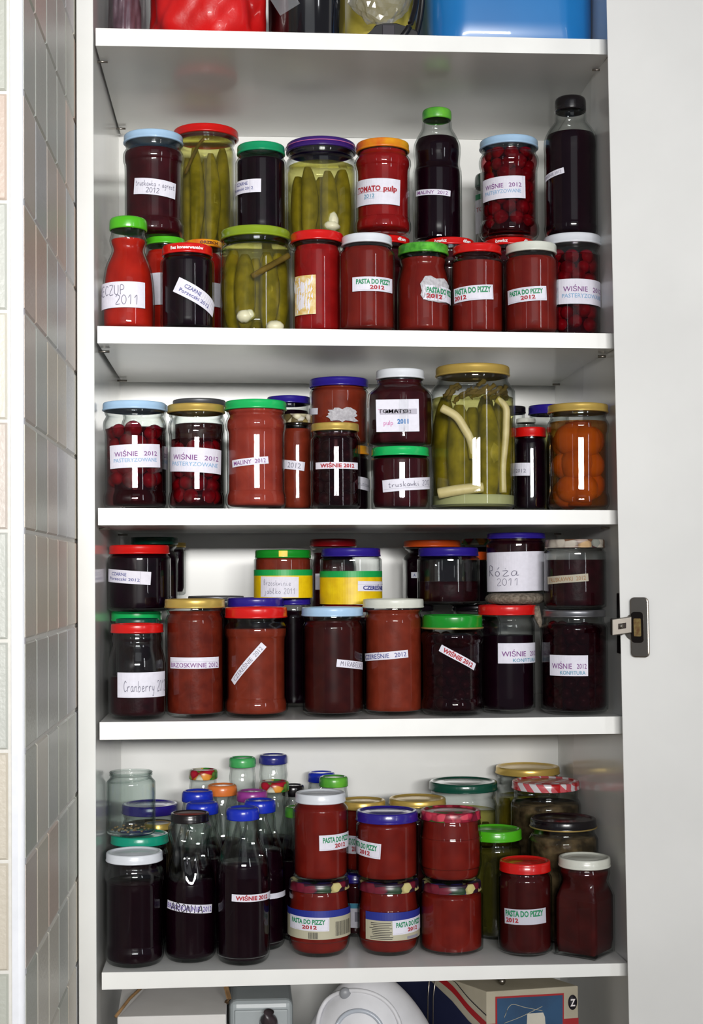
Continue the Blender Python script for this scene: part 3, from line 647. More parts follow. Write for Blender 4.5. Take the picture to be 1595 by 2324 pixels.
# ---- fourth shelf, lower layer
jar('I1', 'half empty cranberry jar with red lid and handwritten label', 311, 120, 1417, 1438, 129, .040, 3, 'red', 'plumj', .46, 'yogurt')
label('I1', 268, 372, 1555, 56, 0, [('h', 'Cranberry 2012', .06, -.05, .86, .42, 'pen', .5)])
jar('I2', 'jar with bright green lid at the bottom of the left stack', 310, 116, 1388, 1411, 118, .168, 3, 'mint', 'currant', .9)
jar('I2b', 'small jar with dark green lid squeezed behind the cranberry jar', 312, 98, 1405, 1421, 96, .103, 3, 'dgreen', 'currant', .9)
jar('I3', 'peach jam jar with gold lid and BRZOSKWINIE 2012 strip', 442, 138, 1360, 1381, 133, .055, 3, 'gold', 'brown', .92, 'straight', flute=(22, .0005, .06, .2))
label('I3', 388, 494, 1505, 25, 0, [('p', 'BRZOSKWINIE 2012', 0, -.18, .94, .42, 'purple'), ('r', None, 0, .12, 1, .03, 'rim')])
jar('I4', 'cherry puree jar with red lid and diagonal CZEREŚNIE strip', 581, 143, 1379, 1404, 144, .050, 3, 'red', 'cocoa', .83, 'waist')
label('I4', 526, 599, 1507, 16, 48, [('p', 'CZEREŚNIE  2012', 0, 0, .86, .6, 'grey')])
jar('I5', 'dark jar with navy lid directly behind the diagonal strip jar', 580, 130, 1357, 1378, 128, .125, 3, 'navy', 'currant', .9)
jar('I6', 'jar with navy lid between diagonal strip and MIRABELKI jars', 665, 80, 1357, 1373, 84, 0.165, 3, 'navy', 'currant', .9)
jar('I6b', 'jar with a silver lid hidden behind the BRZOSKWINIE jar', 490, 128, 1353, 1364, 124, .205, 3, 'silver', 'currant', .9)
jar('I7', 'dark mirabelle jar with pale blue lid, front of the fourth shelf', 754, 142, 1379, 1400, 136, 0.05, 3, 'lblue', 'dmar', .9, 'straight')
label('I7', 763, 821, 1510, 17, -7, [('h', 'MIRABELKI', 0, 0, .8, .6, 'pen', .6)])
jar('I8', 'fluted cherry puree jar with off-white lid and CZEREŚNIE strip', 892, 140, 1360, 1381, 133, 0.06, 3, 'cream', 'cocoa', .93, 'straight', flute=(30, .0006, .06, .22))
label('I8', 829, 924, 1489, 17, 5, [('p', 'CZEREŚNIE   2012', 0, 0, .92, .6, 'blue')])
jar('I9', 'dark cherry jar with grass green, gold-edged lid', 1026, 138, 1397, 1427, 142, 0.048, 3, 'grass', 'wine', .84, 'waist', fruit=('cherryd', .0078, .02, 1, 'cherries'))
label('I9', 998, 1078, 1493, 16, -28, [('b', 'WIŚNIE 2012', 0, 0, .82, .6, 'red')])
jar('I10', 'cherry jam jar with red lid and KONFITURA label', 1151, 134, 1374, 1397, 124, 0.068, 3, 'red', 'juice', .74, 'straight')
label('I10', 1130, 1212, 1483, 45, 0, KON)
jar('I11', 'wide jar with silver lid and KONFITURA label', 1302, 144, 1385, 1402, 152, 0.048, 3, 'silver', 'wine', .88, 'straight', fruit=('cherryd', .0078, .02, 1, 'cherries'))
label('I11', 1249, 1332, 1511, 46, 0, KON)
j = JARS['I9']; tube('lid_edge', [(j['rl']*math.cos(2*PI*k/60), j['rl']*math.sin(2*PI*k/60), j['H']-j['lh']) for k in range(61)], .0011, PAPERS['gold2'], j['root'], 6)
# hidden supports of the upper layer that show as dark glass between the front jars
jar('I12', 'dark jar behind the MIRABELKI jar, lid hidden', 790, 120, 1374, 1390, 120, .145, 3, 'dred', 'currant', .9)
jar('I13', 'dark jar behind the fluted CZEREŚNIE jar', 930, 110, 1374, 1388, 112, .15, 3, 'black', 'currant', .9)
jar('I14', 'dark jar behind the KONFITURA jar with the red lid', 1080, 110, 1374, 1388, 112, .17, 3, 'black', 'currant', .9)
# ---- fourth shelf, upper layer
jar('H1', 'black jam jar with red lid on top of the left stack', 316, 138, 1236, 1257, 142, .135, 'I2', 'red', 'currant', .9)
label('H1', 248, 341, 1309, 29, -4, CZA+[('r', None, .3, 0, .006, 1, 'rim')])
jar('H2', 'faceted dark jar with dark green lid at the back of the fourth shelf', 350, 108, 1218, 1235, 116, .225, 'I2', 'dgreen', 'currant', .9, 'facet', sides=6)
jar('H3', 'dark jar with gold lid half hidden behind the green lidded faceted jar', 397, 50, 1231, 1242, 48, .275, 'I6b', 'gold', 'currant', .9)
jar('H4', 'jar with green lid and yellow-green label beneath the middle shelf', 642, 128, 1247, 1266, 132, .15, 'I5+I6', 'grass', 'cocoa', .93)
for k_, (u0, u1, vv, hh, pp) in {'H4': (577, 711, 1300, 14, 'lgreen')}.items(): label(k_, u0, u1, vv, hh, 0, paper=pp)
label('H4', 577, 711, 1332, 50, 0, paper='yellow')
jar('H5', 'dark red jar with dark red lid at the back, centre of fourth shelf', 756, 107, 1222, 1240, 104, .225, 3, 'dred', 'maroon', .93, 'straight')
label('H5', 716, 734, 1320, 36)
jar('H6', 'jar with navy lid and yellow-green label reading CZEREŚNIE', 796, 136, 1243, 1263, 140, .14, 'I12', 'navy', 'cocoa', .62)
label('H6', 725, 866, 1303, 14, 0, paper='lgreen')
label('H6', 725, 866, 1341, 60, 0, paper='yellow')
jar('H7', 'faceted dark jar with orange lid at the back of the fourth shelf', 980, 130, 1225, 1241, 138, .225, 'I13', 'orange', 'currant', .9, 'facet', sides=6)
label('H7', 934, 950, 1305, 13, 0, [('p', 'A', 0, 0, .3, .5, 'blue')])
jar('H8', 'mostly empty brown jam jar with navy lid above the green lidded jar', 1017, 138, 1242, 1262, 142, .14, 'I13+I14', 'navy', 'plumj', .43, 'straight', shelf=3)
jar('H9', 'dark jar with an orange lid behind the Róża jar', 1078, 62, 1252, 1271, 60, 0.185, 'I14', 'orange', 'currant', .86, 'straight')
jar('H10', 'jar with a fruit printed lid under the middle shelf, behind the orange lid', 1080, 66, 1222, 1236, 66, .27, 'I14', 'fruit', 'currant', .9)
jar('H12', 'strawberry jam jar with shell printed lid and TRUSKAWKI strip', 1304, 136, 1223, 1243, 140, 0.06, 'I11', 'shell', 'plumj', .74, 'straight')
label('H12', 1244, 1333, 1314, 17, 4, [('p', 'TRUSKAWKI  2012', 0, 0, .88, .55, 'orange')], paper='tan')
# yellow-green labels' stickers
def sticker(key, uL, uR, v, h, rot, items, paper='w'):
    j = JARS[key]; j['R'] += .0005; j['prof'] = [(r+.0005, z) for r, z in j['prof']]
    label(key, uL, uR, v, h, rot, items, paper)
    j['R'] -= .0005; j['prof'] = [(r-.0005, z) for r, z in j['prof']]
sticker('H4', 593, 676, 1332, 46, -1, [('h', 'Brzoskwinie', -.05, .2, .7, .26, 'pen'), ('h', 'jablko 2011', .02, -.2, .8, .26, 'pen')])
sticker('H6', 811, 866, 1331, 22, -1, [('b', 'CZEREŚNIE', .04, -.15, .8, .4, 'blue'), ('r', None, 0, .2, 1, .03, 'rim')])
# Róża jar on a rolled elastic knee band
jr = JARS['I10']; zc = jr['top']
band_r = 70/jr['sc']
V = []; F = []
nseg, nr = 56, 14; bt = .0065
for i in range(nseg):
    a = 2*PI*i/nseg
    for k in range(nr):
        b = 2*PI*k/nr; q = 1+.05*math.sin(9*a+b*2)
        V.append(((band_r-.012+.012*math.cos(b)*q)*math.cos(a), (band_r-.012+.012*math.cos(b)*q)*math.sin(a), bt+bt*math.sin(b)))
for i in range(nseg):
    for k in range(nr): F.append((i*nr+k, ((i+1) % nseg)*nr+k, ((i+1) % nseg)*nr+(k+1) % nr, i*nr+(k+1) % nr))
KNIT = P('mottled_knit', '8d8274', .95, noise='5f564a', scale=260, bump=1.0)
band = mesh('knitted_band', V, F, KNIT, None, True, loc=(pt(1170, 1364, .10).x, .10, zc))
tag(band, 'beige knitted band rolled up between the Róża jar and a red lid', 'band')
tail = [(1215, 1378, .055), (1219, 1395, .052), (1224, 1412, .05), (1226, 1424, .05)]
tube('loose_end', [pt(u, v_, y)-Vector(band.location) for u, v_, y in tail], [.005, .0045, .0035, .0012], KNIT, band, 8)
JARS['band'] = dict(top=zc+2*bt, shelf=3)
jar('H11', 'jar with navy lid and large handwritten Róża 2011 label', 1171, 133, 1208, 1222, 136, .115, 'band', 'navy', 'plumj', .95, 'straight')
label('H11', 1106, 1234, 1297, 88, 1, [('h', 'Róża', -.18, .02, .48, .26, 'pen', .35), ('h', '2011', -.1, -.26, .32, .18, 'pen', .35)])

# ---- lowest visible shelf
def below(v_top, v_side): return v_side
jar('J1', 'dark juice jar with dull white lid, front left of the lowest shelf', 305, 129, 1944, 1965, 132, .042, 4, 'white', 'juice', .76, 'waist')
jar('J2', 'twisted-neck bottle of dark juice with black lid and ARONIA strip', 431, 88, 1851, 1871, 118, 0.055, 4, 'blackred', 'juice', .56, 'twist_neck', 'juice_bottle', 'bottle', flute=(9, .0016, .55, .93), twist=42)
label('J2', 381, 478, 2062, 19, -6, [('p', 'BRZOSKWINIE  2012', 0, 0, .96, .6, 'violet'), ('h', 'ARONIA', -.05, -.02, .66, .9, 'black', .7)])
jar('J3', 'juice bottle with scratched blue cap and WIŚNIE 2012 strip', 551, 75, 1838, 1865, 120, 0.042, 4, 'cblue', 'juice', .66, 'juice', 'juice_bottle', 'bottle', cap=True)
label('J3', 526, 612, 2040, 16, -2, [('b', 'WIŚNIE 2012', -.08, 0, .68, .56, 'red')])
jar('J4', 'blue capped juice bottle behind the WIŚNIE strip bottle, to its right', 590, 72, 1820, 1848, 112, 0.102, 4, 'cblue', 'juice', .68, 'juice', 'juice_bottle', 'bottle', cap=True)
label('J4', 610, 645, 2036, 12)
BOT = [
 ('J5', 'blue capped bottle just behind the black-lidded ARONIA bottle', 459, 74, 1826, 1852, 104, 0.109, 'cblue', .62),
 ('J6', 'blue capped bottle standing left of the orange cap', 448, 71, 1799, 1824, 100, 0.161, 'cblue', .62),
 ('J7', 'juice bottle with an orange cap', 504, 68, 1785, 1809, 96, 0.207, 'corange', .62),
 ('J8', 'juice bottle with a purple cap', 572, 70, 1799, 1823, 102, 0.166, 'cpurple', .62),
 ('J9', 'bottle with fruit printed cap below the highest navy cap', 622, 68, 1777, 1800, 90, 0.212, 'fruit', .62),
 ('J10', 'bottle with fruit printed cap left of the pale green cap', 461, 65, 1750, 1772, 90, 0.253, 'fruit', 0),
 ('J11', 'empty bottle with pale green cap at the back', 550, 61, 1722, 1744, 84, 0.262, 'cgreen', 0),
 ('J12', 'empty bottle with navy cap, highest in the bottle cluster', 620, 65, 1716, 1737, 88, 0.292, 'cnavy', 0),
 ('J13', 'bottle with a black cap peeping out behind the white lid', 665, 50, 1784, 1809, 64, 0.255, 'black', .5),
 ('J14', 'blue capped bottle left of the striped green cap at the back', 729, 62, 1756, 1778, 88, 0.285, 'cblue', 0),
 ('J15', 'bottle with striped leaf green cap behind the white lidded sauce', 757, 66, 1766, 1789, 88, .215, 'gleaf', .6),
 ('J16', 'bottle with leaf green cap tucked left of the white lidded sauce', 674, 56, 1834, 1858, 82, 0.138, 'gleaf', .6)]
for (k_, lb, cx_, lw, vt, vb, bw, Y, ld, fl) in BOT:
    jar(k_, lb, cx_, lw, vt, vb, bw, Y, 4, ld, 'juice' if fl else None, fl or .1, 'juice', 'juice_bottle', 'bottle', cap=True)
jar('K2', 'jar with teal green lid carrying the empty glass jar', 317, 132, 1903, 1924, 128, .12, 4, 'teal', 'juice', .9)
jar('K1', 'empty lidless glass jar standing on the teal green lid', 297, 100, 1758, 1762, 110, .115, 'K2', None, None, 0, 'straight', 'glass_jar', 'jar', glass=GLASSG, neck=.93)
jar('K3', 'jar with navy lid at the back behind the empty glass jar', 340, 128, 1833, 1855, 124, .245, 4, 'navy', 'mush', .85)
jar('K4', 'jar with gold-rimmed pale lid behind the teal lid', 358, 62, 1872, 1886, 60, .18, 4, 'gold', 'mush', .9)
jar('L2', 'sauce jar with plum printed lid and barcode label', 724, 138, 2008, 2029, 142, .072, 4, 'plum', 'pasta', .9, 'barrel')
jar('L4', 'sauce jar with plum printed lid and small-print label', 881, 138, 2008, 2031, 140, .072, 4, 'plum', 'pasta', .9, 'barrel')
jar('L6', 'unlabelled sauce jar with plum printed lid, right of the two labelled ones', 1024, 136, 2011, 2033, 143, .072, 4, 'plum', 'pasta', .9, 'straight')
jar('L1', 'pizza sauce jar with white lid stacked on the barcode jar', 727, 115, 1806, 1828, 126, .072, 'L2', 'white', 'pasta', .96, 'straight')
label('L1', 724, 789, 1913, 34, 1, PAS)
jar('L3', 'pizza sauce jar with scuffed navy lid in the upper stack', 878, 142, 1850, 1873, 140, .072, 'L4', 'navy', 'pasta', .9, 'straight')
label('L3', 802, 864, 1930, 34, -4, PAS)
jar('L5', 'sauce jar with raspberry printed lid, on the unlabelled jar', 1022, 138, 1848, 1869, 140, .072, 'L6', 'berry', 'pasta', .95, 'barrel')
label('L2', 652, 793, 2078, 20, 0, paper='blue')
bars = [('r', None, .22+.016*k, -.05, (.008 if k % 3 else .004), .66, 'black') for k in range(15)]+[('r', None, -.08+.012*k, -.32, .006, .3, 'black') for k in range(9)]
label('L2', 652, 793, 2108, 48, 0, bars, paper='beige')
sticker('L2', 660, 746, 2098, 30, -1, PAS)
label('L4', 831, 951, 2083, 22, 0, paper='blue')
rnd = random.Random(3)
tx = [('r', None, -.27+rnd.random()*.02, .38-.088*k, .22+.12*rnd.random(), .03, 'black') for k in range(10)]+[('r', None, .22, -.4, .22, .14, 'grey')]
label('L4', 831, 951, 2113, 44, 0, tx, paper='beige')
sticker('L4', 890, 951, 2105, 32, 2, PAS)
jar('L16', 'jar with a navy lid behind, between the two labelled sauce jars', 806, 96, 1987, 2006, 96, .155, 4, 'navy', 'maroon', .9)
label('L16', 790, 822, 2078, 54, 0, [('r', None, 0, .4, 1, .2, 'teal'), ('r', None, .1, -.05, .3, .4, 'grey')])
jar('L7', 'tomato jar with gold lid behind the white lidded sauce jar', 822, 106, 1823, 1841, 106, .16, 'L16', 'gold', 'pasta', .9)
label('L7', 786, 822, 1918, 40, 0, PAS)
jar('L8', 'jar with gold lid behind the raspberry printed lid', 947, 130, 1820, 1836, 126, .165, 4, 'gold', 'maroon', .9)
jar('L9', 'pickle jar with dark green lid at the back', 1051, 156, 1783, 1803, 152, .235, 4, 'dgreen', 'pickle', .8, 'straight', 'pickle_jar', pick=('pickled', .27, 6, .3, .7))
jar('L10', 'pickle jar with gold lid in the far right back corner', 1197, 146, 1748, 1765, 144, 0.278, 4, 'gold', 'pickle', .8, 'straight', 'pickle_jar', pick=('pickle', .27, 6, .3, .75))
jar('L13', 'jar with lime green lid and pickles behind the two right-hand sauce jars', 1124, 120, 1890, 1914, 116, .135, 4, 'lime', 'pickle', .84, 'straight', 'pickle_jar', pick=('pickled', .28, 6, .5, .75))
jar('L12', 'wide jar with black gold-edged lid behind the white lidded square bottle', 1278, 150, 1868, 1888, 156, 0.118, 4, 'black', 'mush', .88, 'straight')
jar('L11', 'jar with red and white gingham lid', 1238, 154, 1782, 1801, 158, 0.198, 4, 'gingham', 'mush', .86, 'straight')
jar('L14', 'dark pizza sauce jar with red lid, front of the lowest shelf', 1191, 117, 1963, 1987, 122, .058, 4, 'red', 'pastad', .9, 'straight')
label('L14', 1146, 1236, 2082, 34, 2, [('b', 'PASTA DO PIZZY', -.02, .22, .88, .38, 'green'), ('b', '2012', -.3, -.22, .3, .28, 'red')], paper='fade')
jar('L15', 'square shouldered dark sauce bottle with off-white lid, lowest shelf corner', 1326, 118, 1955, 1977, 134, 0.045, 4, 'cream', 'pastad', .9, 'square', 'sauce_bottle', 'bottle', sides=4, rot=PI/4+.1)
j = JARS['L12']; tube('lid_edge', [(j['rl']*math.cos(2*PI*k/60), j['rl']*math.sin(2*PI*k/60), j['H']-j['lh']) for k in range(61)], .0009, PAPERS['gold2'], j['root'], 6)
# crumbs left in the empty jar, garlic and roots in the pickle jars
def extra(key, name, cont, blobs):
    j = JARS[key]; V = []; F = []
    for i, (u, v_, dep, rx, rz) in enumerate(blobs):
        p = pt(u, v_, j['Y']-dep); blob(V, F, (p.x-j['X'], p.y-j['Y'], p.z-j['z']), rx, rx, rz, i, .15)
    mesh(name, V, F, CONT[cont], j['root'], True)
extra('F5', 'garlic_cloves', 'garlic', [(555, 718, .034, .009, .007), (567, 714, .034, .006, .006), (624, 742, .034, .010, .007)])
extra('U4', 'garlic_cloves', 'garlic', [(755, 504, .034, .007, .012), (752, 514, .034, .010, .006)])
j = JARS['K1']; V = []; F = []
for k in range(26):
    a_ = k*2.4; q = j['R']*.78*math.sqrt((k+1)/26); blob(V, F, (q*math.cos(a_), q*math.sin(a_), .0052+.0012*(k % 3)), .0016, .0016, .0011, k, .3)
mesh('crumbs', V, F, P('dried_crumbs', 'a58a5c', .8, noise='6e5636', scale=200), j['root'], True)
j = JARS['G11']
def instick(key, name, mat, pts, r):
    j = JARS[key]; q = [pt(u, v_, j['Y']-d) for u, v_, d in pts]
    tube(name, [(p[0]-j['X'], p[1]-j['Y'], p[2]-j['z']) for p in spline([tuple(x) for x in q], 5)], r, mat, j['root'], 10)
instick('G11', 'horseradish_root', CONT['root'], [(1002, 926, .037), (1035, 945, .041), (1055, 975, .043), (1068, 1000, .042), (1074, 1040, .04)], .0048)
instick('G11', 'horseradish_root', CONT['root'], [(1126, 905, .036), (1147, 925, .034), (1148, 960, .034), (1146, 1000, .034), (1140, 1060, .034), (1141, 1118, .034)], .0042)
instick('G11', 'horseradish_root', CONT['root'], [(995, 1120, .036), (1040, 1112, .042), (1095, 1106, .042)], .006)
lathe_obj('sediment', inset(j['prof'], .0019, .0045, .017), CONT['sedi'], j['root'])
rnd = random.Random(11)
for k in range(13):
    a = -2.9+k*.21+rnd.random()*.2; rr = .034+.004*rnd.random(); z0 = j['H0']*(.745+.05*rnd.random())
    pts_ = [(rr*math.cos(a+q*(.16+.1*rnd.random())), rr*.9*math.sin(a+q*.12), z0+j['H0']*(.03*q+.03*rnd.random())) for q in range(4)]
    tube('dill_stalk', spline(pts_, 3), [.0012+.0022*abs(math.sin(i*1.3+k)) for i in range(10)], CONT['dill'], j['root'], 6)
instick('F5', 'dill_stalk', CONT['dill'], [(572, 628, .036), (610, 605, .038), (655, 580, .03)], .0035)
instick('U2', 'dill_stalk', CONT['dill'], [(420, 395, .025), (450, 330, .03), (470, 310, .03)], .002)
# lid of the ARONIA bottle has a dull red top
j = JARS['J2']; lathe_obj('lid_print', [(j['rl']*.8, 0), (j['rl']*.8, .0004), (.0005, .0005)], P('dull_red_print', '6e2a20', .4), j['root'], loc=(0, 0, j['H']-.0012))
j = JARS['K4']; lathe_obj('lid_panel', [(j['rl']*.8, 0), (j['rl']*.8, .0006), (.0005, .0006)], P('pale_lid_panel', 'c8c6bc', .4), j['root'], loc=(0, 0, j['H']-.0008))
# thread on the empty jar's mouth
j = JARS['K1']; rn_ = j['prof'][-1][0]
tube('screw_thread', [(rn_*1.02*math.cos(a_), rn_*1.02*math.sin(a_), j['H0']-.011+.006*(k/40)) for k, a_ in enumerate([-2.9+2.6*q/40 for q in range(41)])], .0009, GLASSG, j['root'], 6)
tube('rim_ring', [(rn_*math.cos(2*PI*k/48), rn_*math.sin(2*PI*k/48), j['H0']) for k in range(49)], .0012, GLASSG, j['root'], 6)
# yellow band on the green lid
j = JARS['H4']; patch('lid_band', Wrap(j['rl']*.99, -.02, j['H']-j['lh']*.5), .010, j['lh']*.72, PAPERS['yellow'], j['root'], .0004)

# ------------------------------------------------------------------ cabinet
cab = empty('larder_cabinet', (.28, .15, -.78))
tag(cab, 'tall white melamine larder cabinet with open door, shelves full of preserves', 'cabinet')
off = -Vector(cab.location)
ZT, ZB = 1.0, -.80
def wallx(z, side, y=.0):   # inner faces; the right panel leans outwards a little towards the floor
    if side == 0: return -.0005+.0015*max(0, -z)
    f, b_ = .5745-.0145*(z+.42), .5668-.0033*(z+.42)
    return f+(b_-f)*y/.32
DEP = .32
def quadbox(name, x00, x10, x01, x11, y0, y1, z0, z1, mat, parent, bevel=0):
    bm = hexa(bmesh.new(), [(x00, y0, z0), (x10, y0, z0), (x10, y1, z0), (x00, y1, z0), (x01, y0, z1), (x11, y0, z1), (x11, y1, z1), (x01, y1, z1)])
    for v in bm.verts: v.co += off
    return bmobj(name, bm, mat, parent, bevel=bevel, segs=1)
PT = .020
l0, l1 = wallx(ZB, 0), wallx(ZT, 0)
quadbox('side_panel', pt(181, 2324, 0).x-.001, l0, pt(172.8, 0, 0).x, l1, 0, DEP+.003, ZB, ZT, WHITE, cab, .0006)
r0, r1 = wallx(ZB, 1), wallx(ZT, 1)
q0, q1 = wallx(ZB, 1, DEP+.003), wallx(ZT, 1, DEP+.003)
bmr = hexa(bmesh.new(), [Vector(p)+off for p in ((r0, 0, ZB), (r0+.018, 0, ZB), (q0+.018, DEP+.003, ZB), (q0, DEP+.003, ZB), (r1, 0, ZT), (r1+.018, 0, ZT), (q1+.018, DEP+.003, ZT), (q1, DEP+.003, ZT))])
bmobj('side_panel', bmr, WHITE, cab, bevel=.0006, segs=1)
quadbox('back_panel', l0, r0, l1, r1, DEP, DEP+.003, ZB, ZT, WHITE, cab)
quadbox('bottom_panel', l0, r0-.002, l0, r0-.002, .002, DEP, ZB, ZB+.018, WHITE, cab)
for i, (a, b, a2, b2) in enumerate(SH):
    xr = wallx(b.z, 1)-.0012; xb = wallx(b.z, 1, DEP)-.0012
    def ext(p, q, X): return p.z+(q.z-p.z)*(X-p.x)/(q.x-p.x)
    zr, zr2 = ext(a, b, xr), ext(a2, b2, xr)
    bm = hexa(bmesh.new(), [(a.x, SY, a2.z), (xr, SY, zr2), (xb, DEP-.001, zr2), (a.x, DEP-.001, a2.z), (a.x, SY, a.z), (xr, SY, zr), (xb, DEP-.001, zr), (a.x, DEP-.001, a.z)])
    for v in bm.verts: v.co += off
    sh = bmobj('shelf', bm, WHITE, cab, bevel=.0004, segs=1)
    bm = hexa(bmesh.new(), [(a.x, SY-.0006, a2.z), (xr, SY-.0006, zr2), (xr, SY, zr2), (a.x, SY, a2.z), (a.x, SY-.0006, a.z), (xr, SY-.0006, zr), (xr, SY, zr), (a.x, SY, a.z)])
    for v in bm.verts: v.co += off
    bmobj('edge_band', bm, EDGE, sh)
    for (x0_, zz, sg) in ((a.x, a2.z, 1), (xr, zr2, -1)):
        for yy in (.045, .285):
            xx = x0_ if sg > 0 else xr+(xb-xr)*yy/DEP
            tube('shelf_pin', [Vector((xx-sg*.004, yy, zz-.0026))+off, Vector((xx+sg*.009, yy, zz-.0026))+off], .0013, CHROME, sh, 8)
# drilled holes down the panels
bm = bmesh.new()
z = -.70
while z < .6:
    for yy in (.040, .285):
        for side in (0, 1):
            X = wallx(z, side, yy)+(.0002 if side == 0 else -.0002)
            vs = [bm.verts.new(Vector((X, yy+.0022*math.cos(2*PI*k/10), z+.0022*math.sin(2*PI*k/10)))+off) for k in range(10)]
            bm.faces.new(vs)
    z += .032
bmobj('pin_holes', bm, P('hole_shadow', '5c5a58', .8), cab)
# open door with its hinge
dz_top, dz_bot = .62, -.56
hA = pt(1375.5, 0, -.021); hB = pt(1426.5, 2324, -.021)
DA = math.radians(150); dv = Vector((-math.cos(DA), -math.sin(DA), 0)); dn = Vector((-math.sin(DA), math.cos(DA), 0))
tilt = (hB-hA)/(hB.z-hA.z)           # per metre of height
def doorp(s_, z, t=0.0):
    p = hA+tilt*(z-hA.z); return p+dv*s_+dn*(-1)*(-t)
c8 = []
for z in (ZB+.01, ZT-.01):
    for (s_, t) in ((0, 0), (.50, 0), (.50, .018), (0, .018)):
        p = hA+tilt*(z-hA.z)+dv*s_-dn*(-t)*-1*-1
        c8.append(p+off)
# outward side of the door lies away from the viewer
nrm = Vector((dv.y, -dv.x, 0))       # candidate normals
if nrm.dot(CP-hA) > 0: nrm = -nrm    # nrm now points away from the camera
c8 = [hA+tilt*(z-hA.z)+dv*s_+nrm*t+off for z in (ZB+.01, ZT-.01) for (s_, t) in ((0, 0), (.50, 0), (.50, .018), (0, .018))]
DOORM = P('white_door', 'f0f0ee', .45, scale=7)
door = bmobj('door', hexa(bmesh.new(), c8), DOORM, cab, bevel=.0008, segs=2)
# hinge in the door's own frame: s along the door, z up, q towards the camera
inn = -nrm
def hp(s_, z, q): return hA+tilt*(z-hA.z)+dv*s_+inn*q+off
def solve_s(u, z):
    lo, hi = -.02, .4
    for _ in range(50):
        m_ = (lo+hi)/2; p = hp(m_, z, 0)-off; d = p-CP
        uu = CAMP['px']+CAMP['f']*d.dot(CR)/d.dot(FW)
        if uu < u: lo = m_
        else: hi = m_
    return lo
zc = pt(1450, 1425, -.05).z; hz = .5*138/scale_at(.6, -.05)
s0, s1 = solve_s(1432, zc), solve_s(1474, zc); scup = solve_s(1416, zc)
def prism(name, outline, q0, q1, mat, parent, bevel=.001):
    bm = bmesh.new(); A = [bm.verts.new(hp(s_, z, q0)) for s_, z in outline]; B = [bm.verts.new(hp(s_, z, q1)) for s_, z in outline]
    n = len(A); bm.faces.new(A); bm.faces.new(B[::-1])
    for k in range(n): bm.faces.new((A[k], B[k], B[(k+1) % n], A[(k+1) % n]))
    bmesh.ops.recalc_face_normals(bm, faces=bm.faces)
    return bmobj(name, bm, mat, parent, bevel=bevel, segs=2)
def rrect(a, b, c, d, r, n=5):
    o = []
    for cx_, cz_, st in ((b-r, d-r, 0), (a+r, d-r, 1), (a+r, c+r, 2), (b-r, c+r, 3)):
        for k in range(n+1): t = PI/2*(st+k/n); o.append((cx_+r*math.cos(t), cz_+r*math.sin(t)))
    return o
hinge = prism('hinge', rrect(s0, s1, zc-hz, zc+hz, .005), 0, .0042, CHROME, door, .0012)
rc = (.5*62)/scale_at(.6, -.05)
prism('hinge_cup', [(s0+.003-(s0-scup+.003)*math.sin(PI*k/14), zc+rc*math.cos(PI*k/14)) for k in range(15)], 0, .0022, CHROME, hinge, .0004)
sm = (s0+s1)/2
prism('cup_recess', rrect(s0+.001, s0+(s1-s0)*.72, zc-.0165, zc+.0165, .004), .0036, .0046, NICKD, hinge, 0)
prism('hinge_link', rrect(s0+(s1-s0)*.22, s0+(s1-s0)*.6, zc-.0095, zc+.0095, .001), .0040, .0062, P('rusty_steel', '6b4a2a', .6, metal=.4, noise='8a7a4a', scale=200), hinge, 0)
# arm from the cup to the side panel
pa = hp(s0+.003, zc+.003, .008)-off; pb = pt(1389, 1424, -.036)
ax = (pb-pa); wdir = Vector((0, 0, 1)); tn = ax.normalized().cross(wdir)
bm = bmesh.new()
hw = .0088
def armc(p, q0, q1): return [p-wdir*hw+tn*q0, p+wdir*hw+tn*q0, p+wdir*hw+tn*q1, p-wdir*hw+tn*q1]
A_ = armc(pa, 0, .006); B_ = armc(pb, 0, .006)
c8 = [A_[0], A_[1], A_[2], A_[3], B_[0], B_[1], B_[2], B_[3]]
arm = bmobj('hinge_arm', hexa(bmesh.new(), [p+off for p in c8]), CHROME, hinge, bevel=.0008)
sgn = 1 if tn.dot(CP-pa) > 0 else -1
fr = .0064 if sgn > 0 else -.0004
c = (pa+pb)/2
sl = [c+ax*q+wdir*w_+tn*(fr+e_) for e_ in (-.0003*sgn, .0002*sgn) for q, w_ in ((-.2, -.003), (.2, -.003), (.2, .003), (-.2, .003))]
bmobj('arm_slot', hexa(bmesh.new(), [p+off for p in sl]), NICKD, arm)
tube('adjusting_screw', [c+ax*.05+tn*(fr)+off, c+ax*.05+tn*(fr+.0012*sgn)+off], .0026, CHROME, arm, 12)
bmobj('arm_base', hexa(bmesh.new(), [Vector((x, y, z))+off for z in (zc-.0085, zc+.0085) for x, y in ((pb.x-.001, pb.y+.003), (pb.x+.012, pb.y+.003), (wallx(zc, 1, .01)-.001, .008), (wallx(zc, 1, .01)-.012, .008))]), NICKD, hinge, bevel=.001)
bm = box_bm(wallx(zc, 1, .01)-.0030, wallx(zc, 1, .01)-.0008, .002, .016, zc-.030, zc+.036)
for v in bm.verts: v.co += off
mp = bmobj('mounting_plate', bm, NICKD, cab, bevel=.0008)

# ------------------------------------------------------------------ floor and back wall of the kitchen
fl_ = bmobj('floor', box_bm(-3.0, 3.2, -4.6, .50, ZB-.06, ZB-.0006), P('floor_tiles', 'a79c8c', .5, noise='978b7a', scale=6)); tag(fl_, kind='structure')
wb = bmobj('wall_back', box_bm(-.60, 3.2, .40, .50, ZB-.0006, 1.15), P('painted_wall', 'dcdad4', .8, scale=8)); tag(wb, kind='structure')

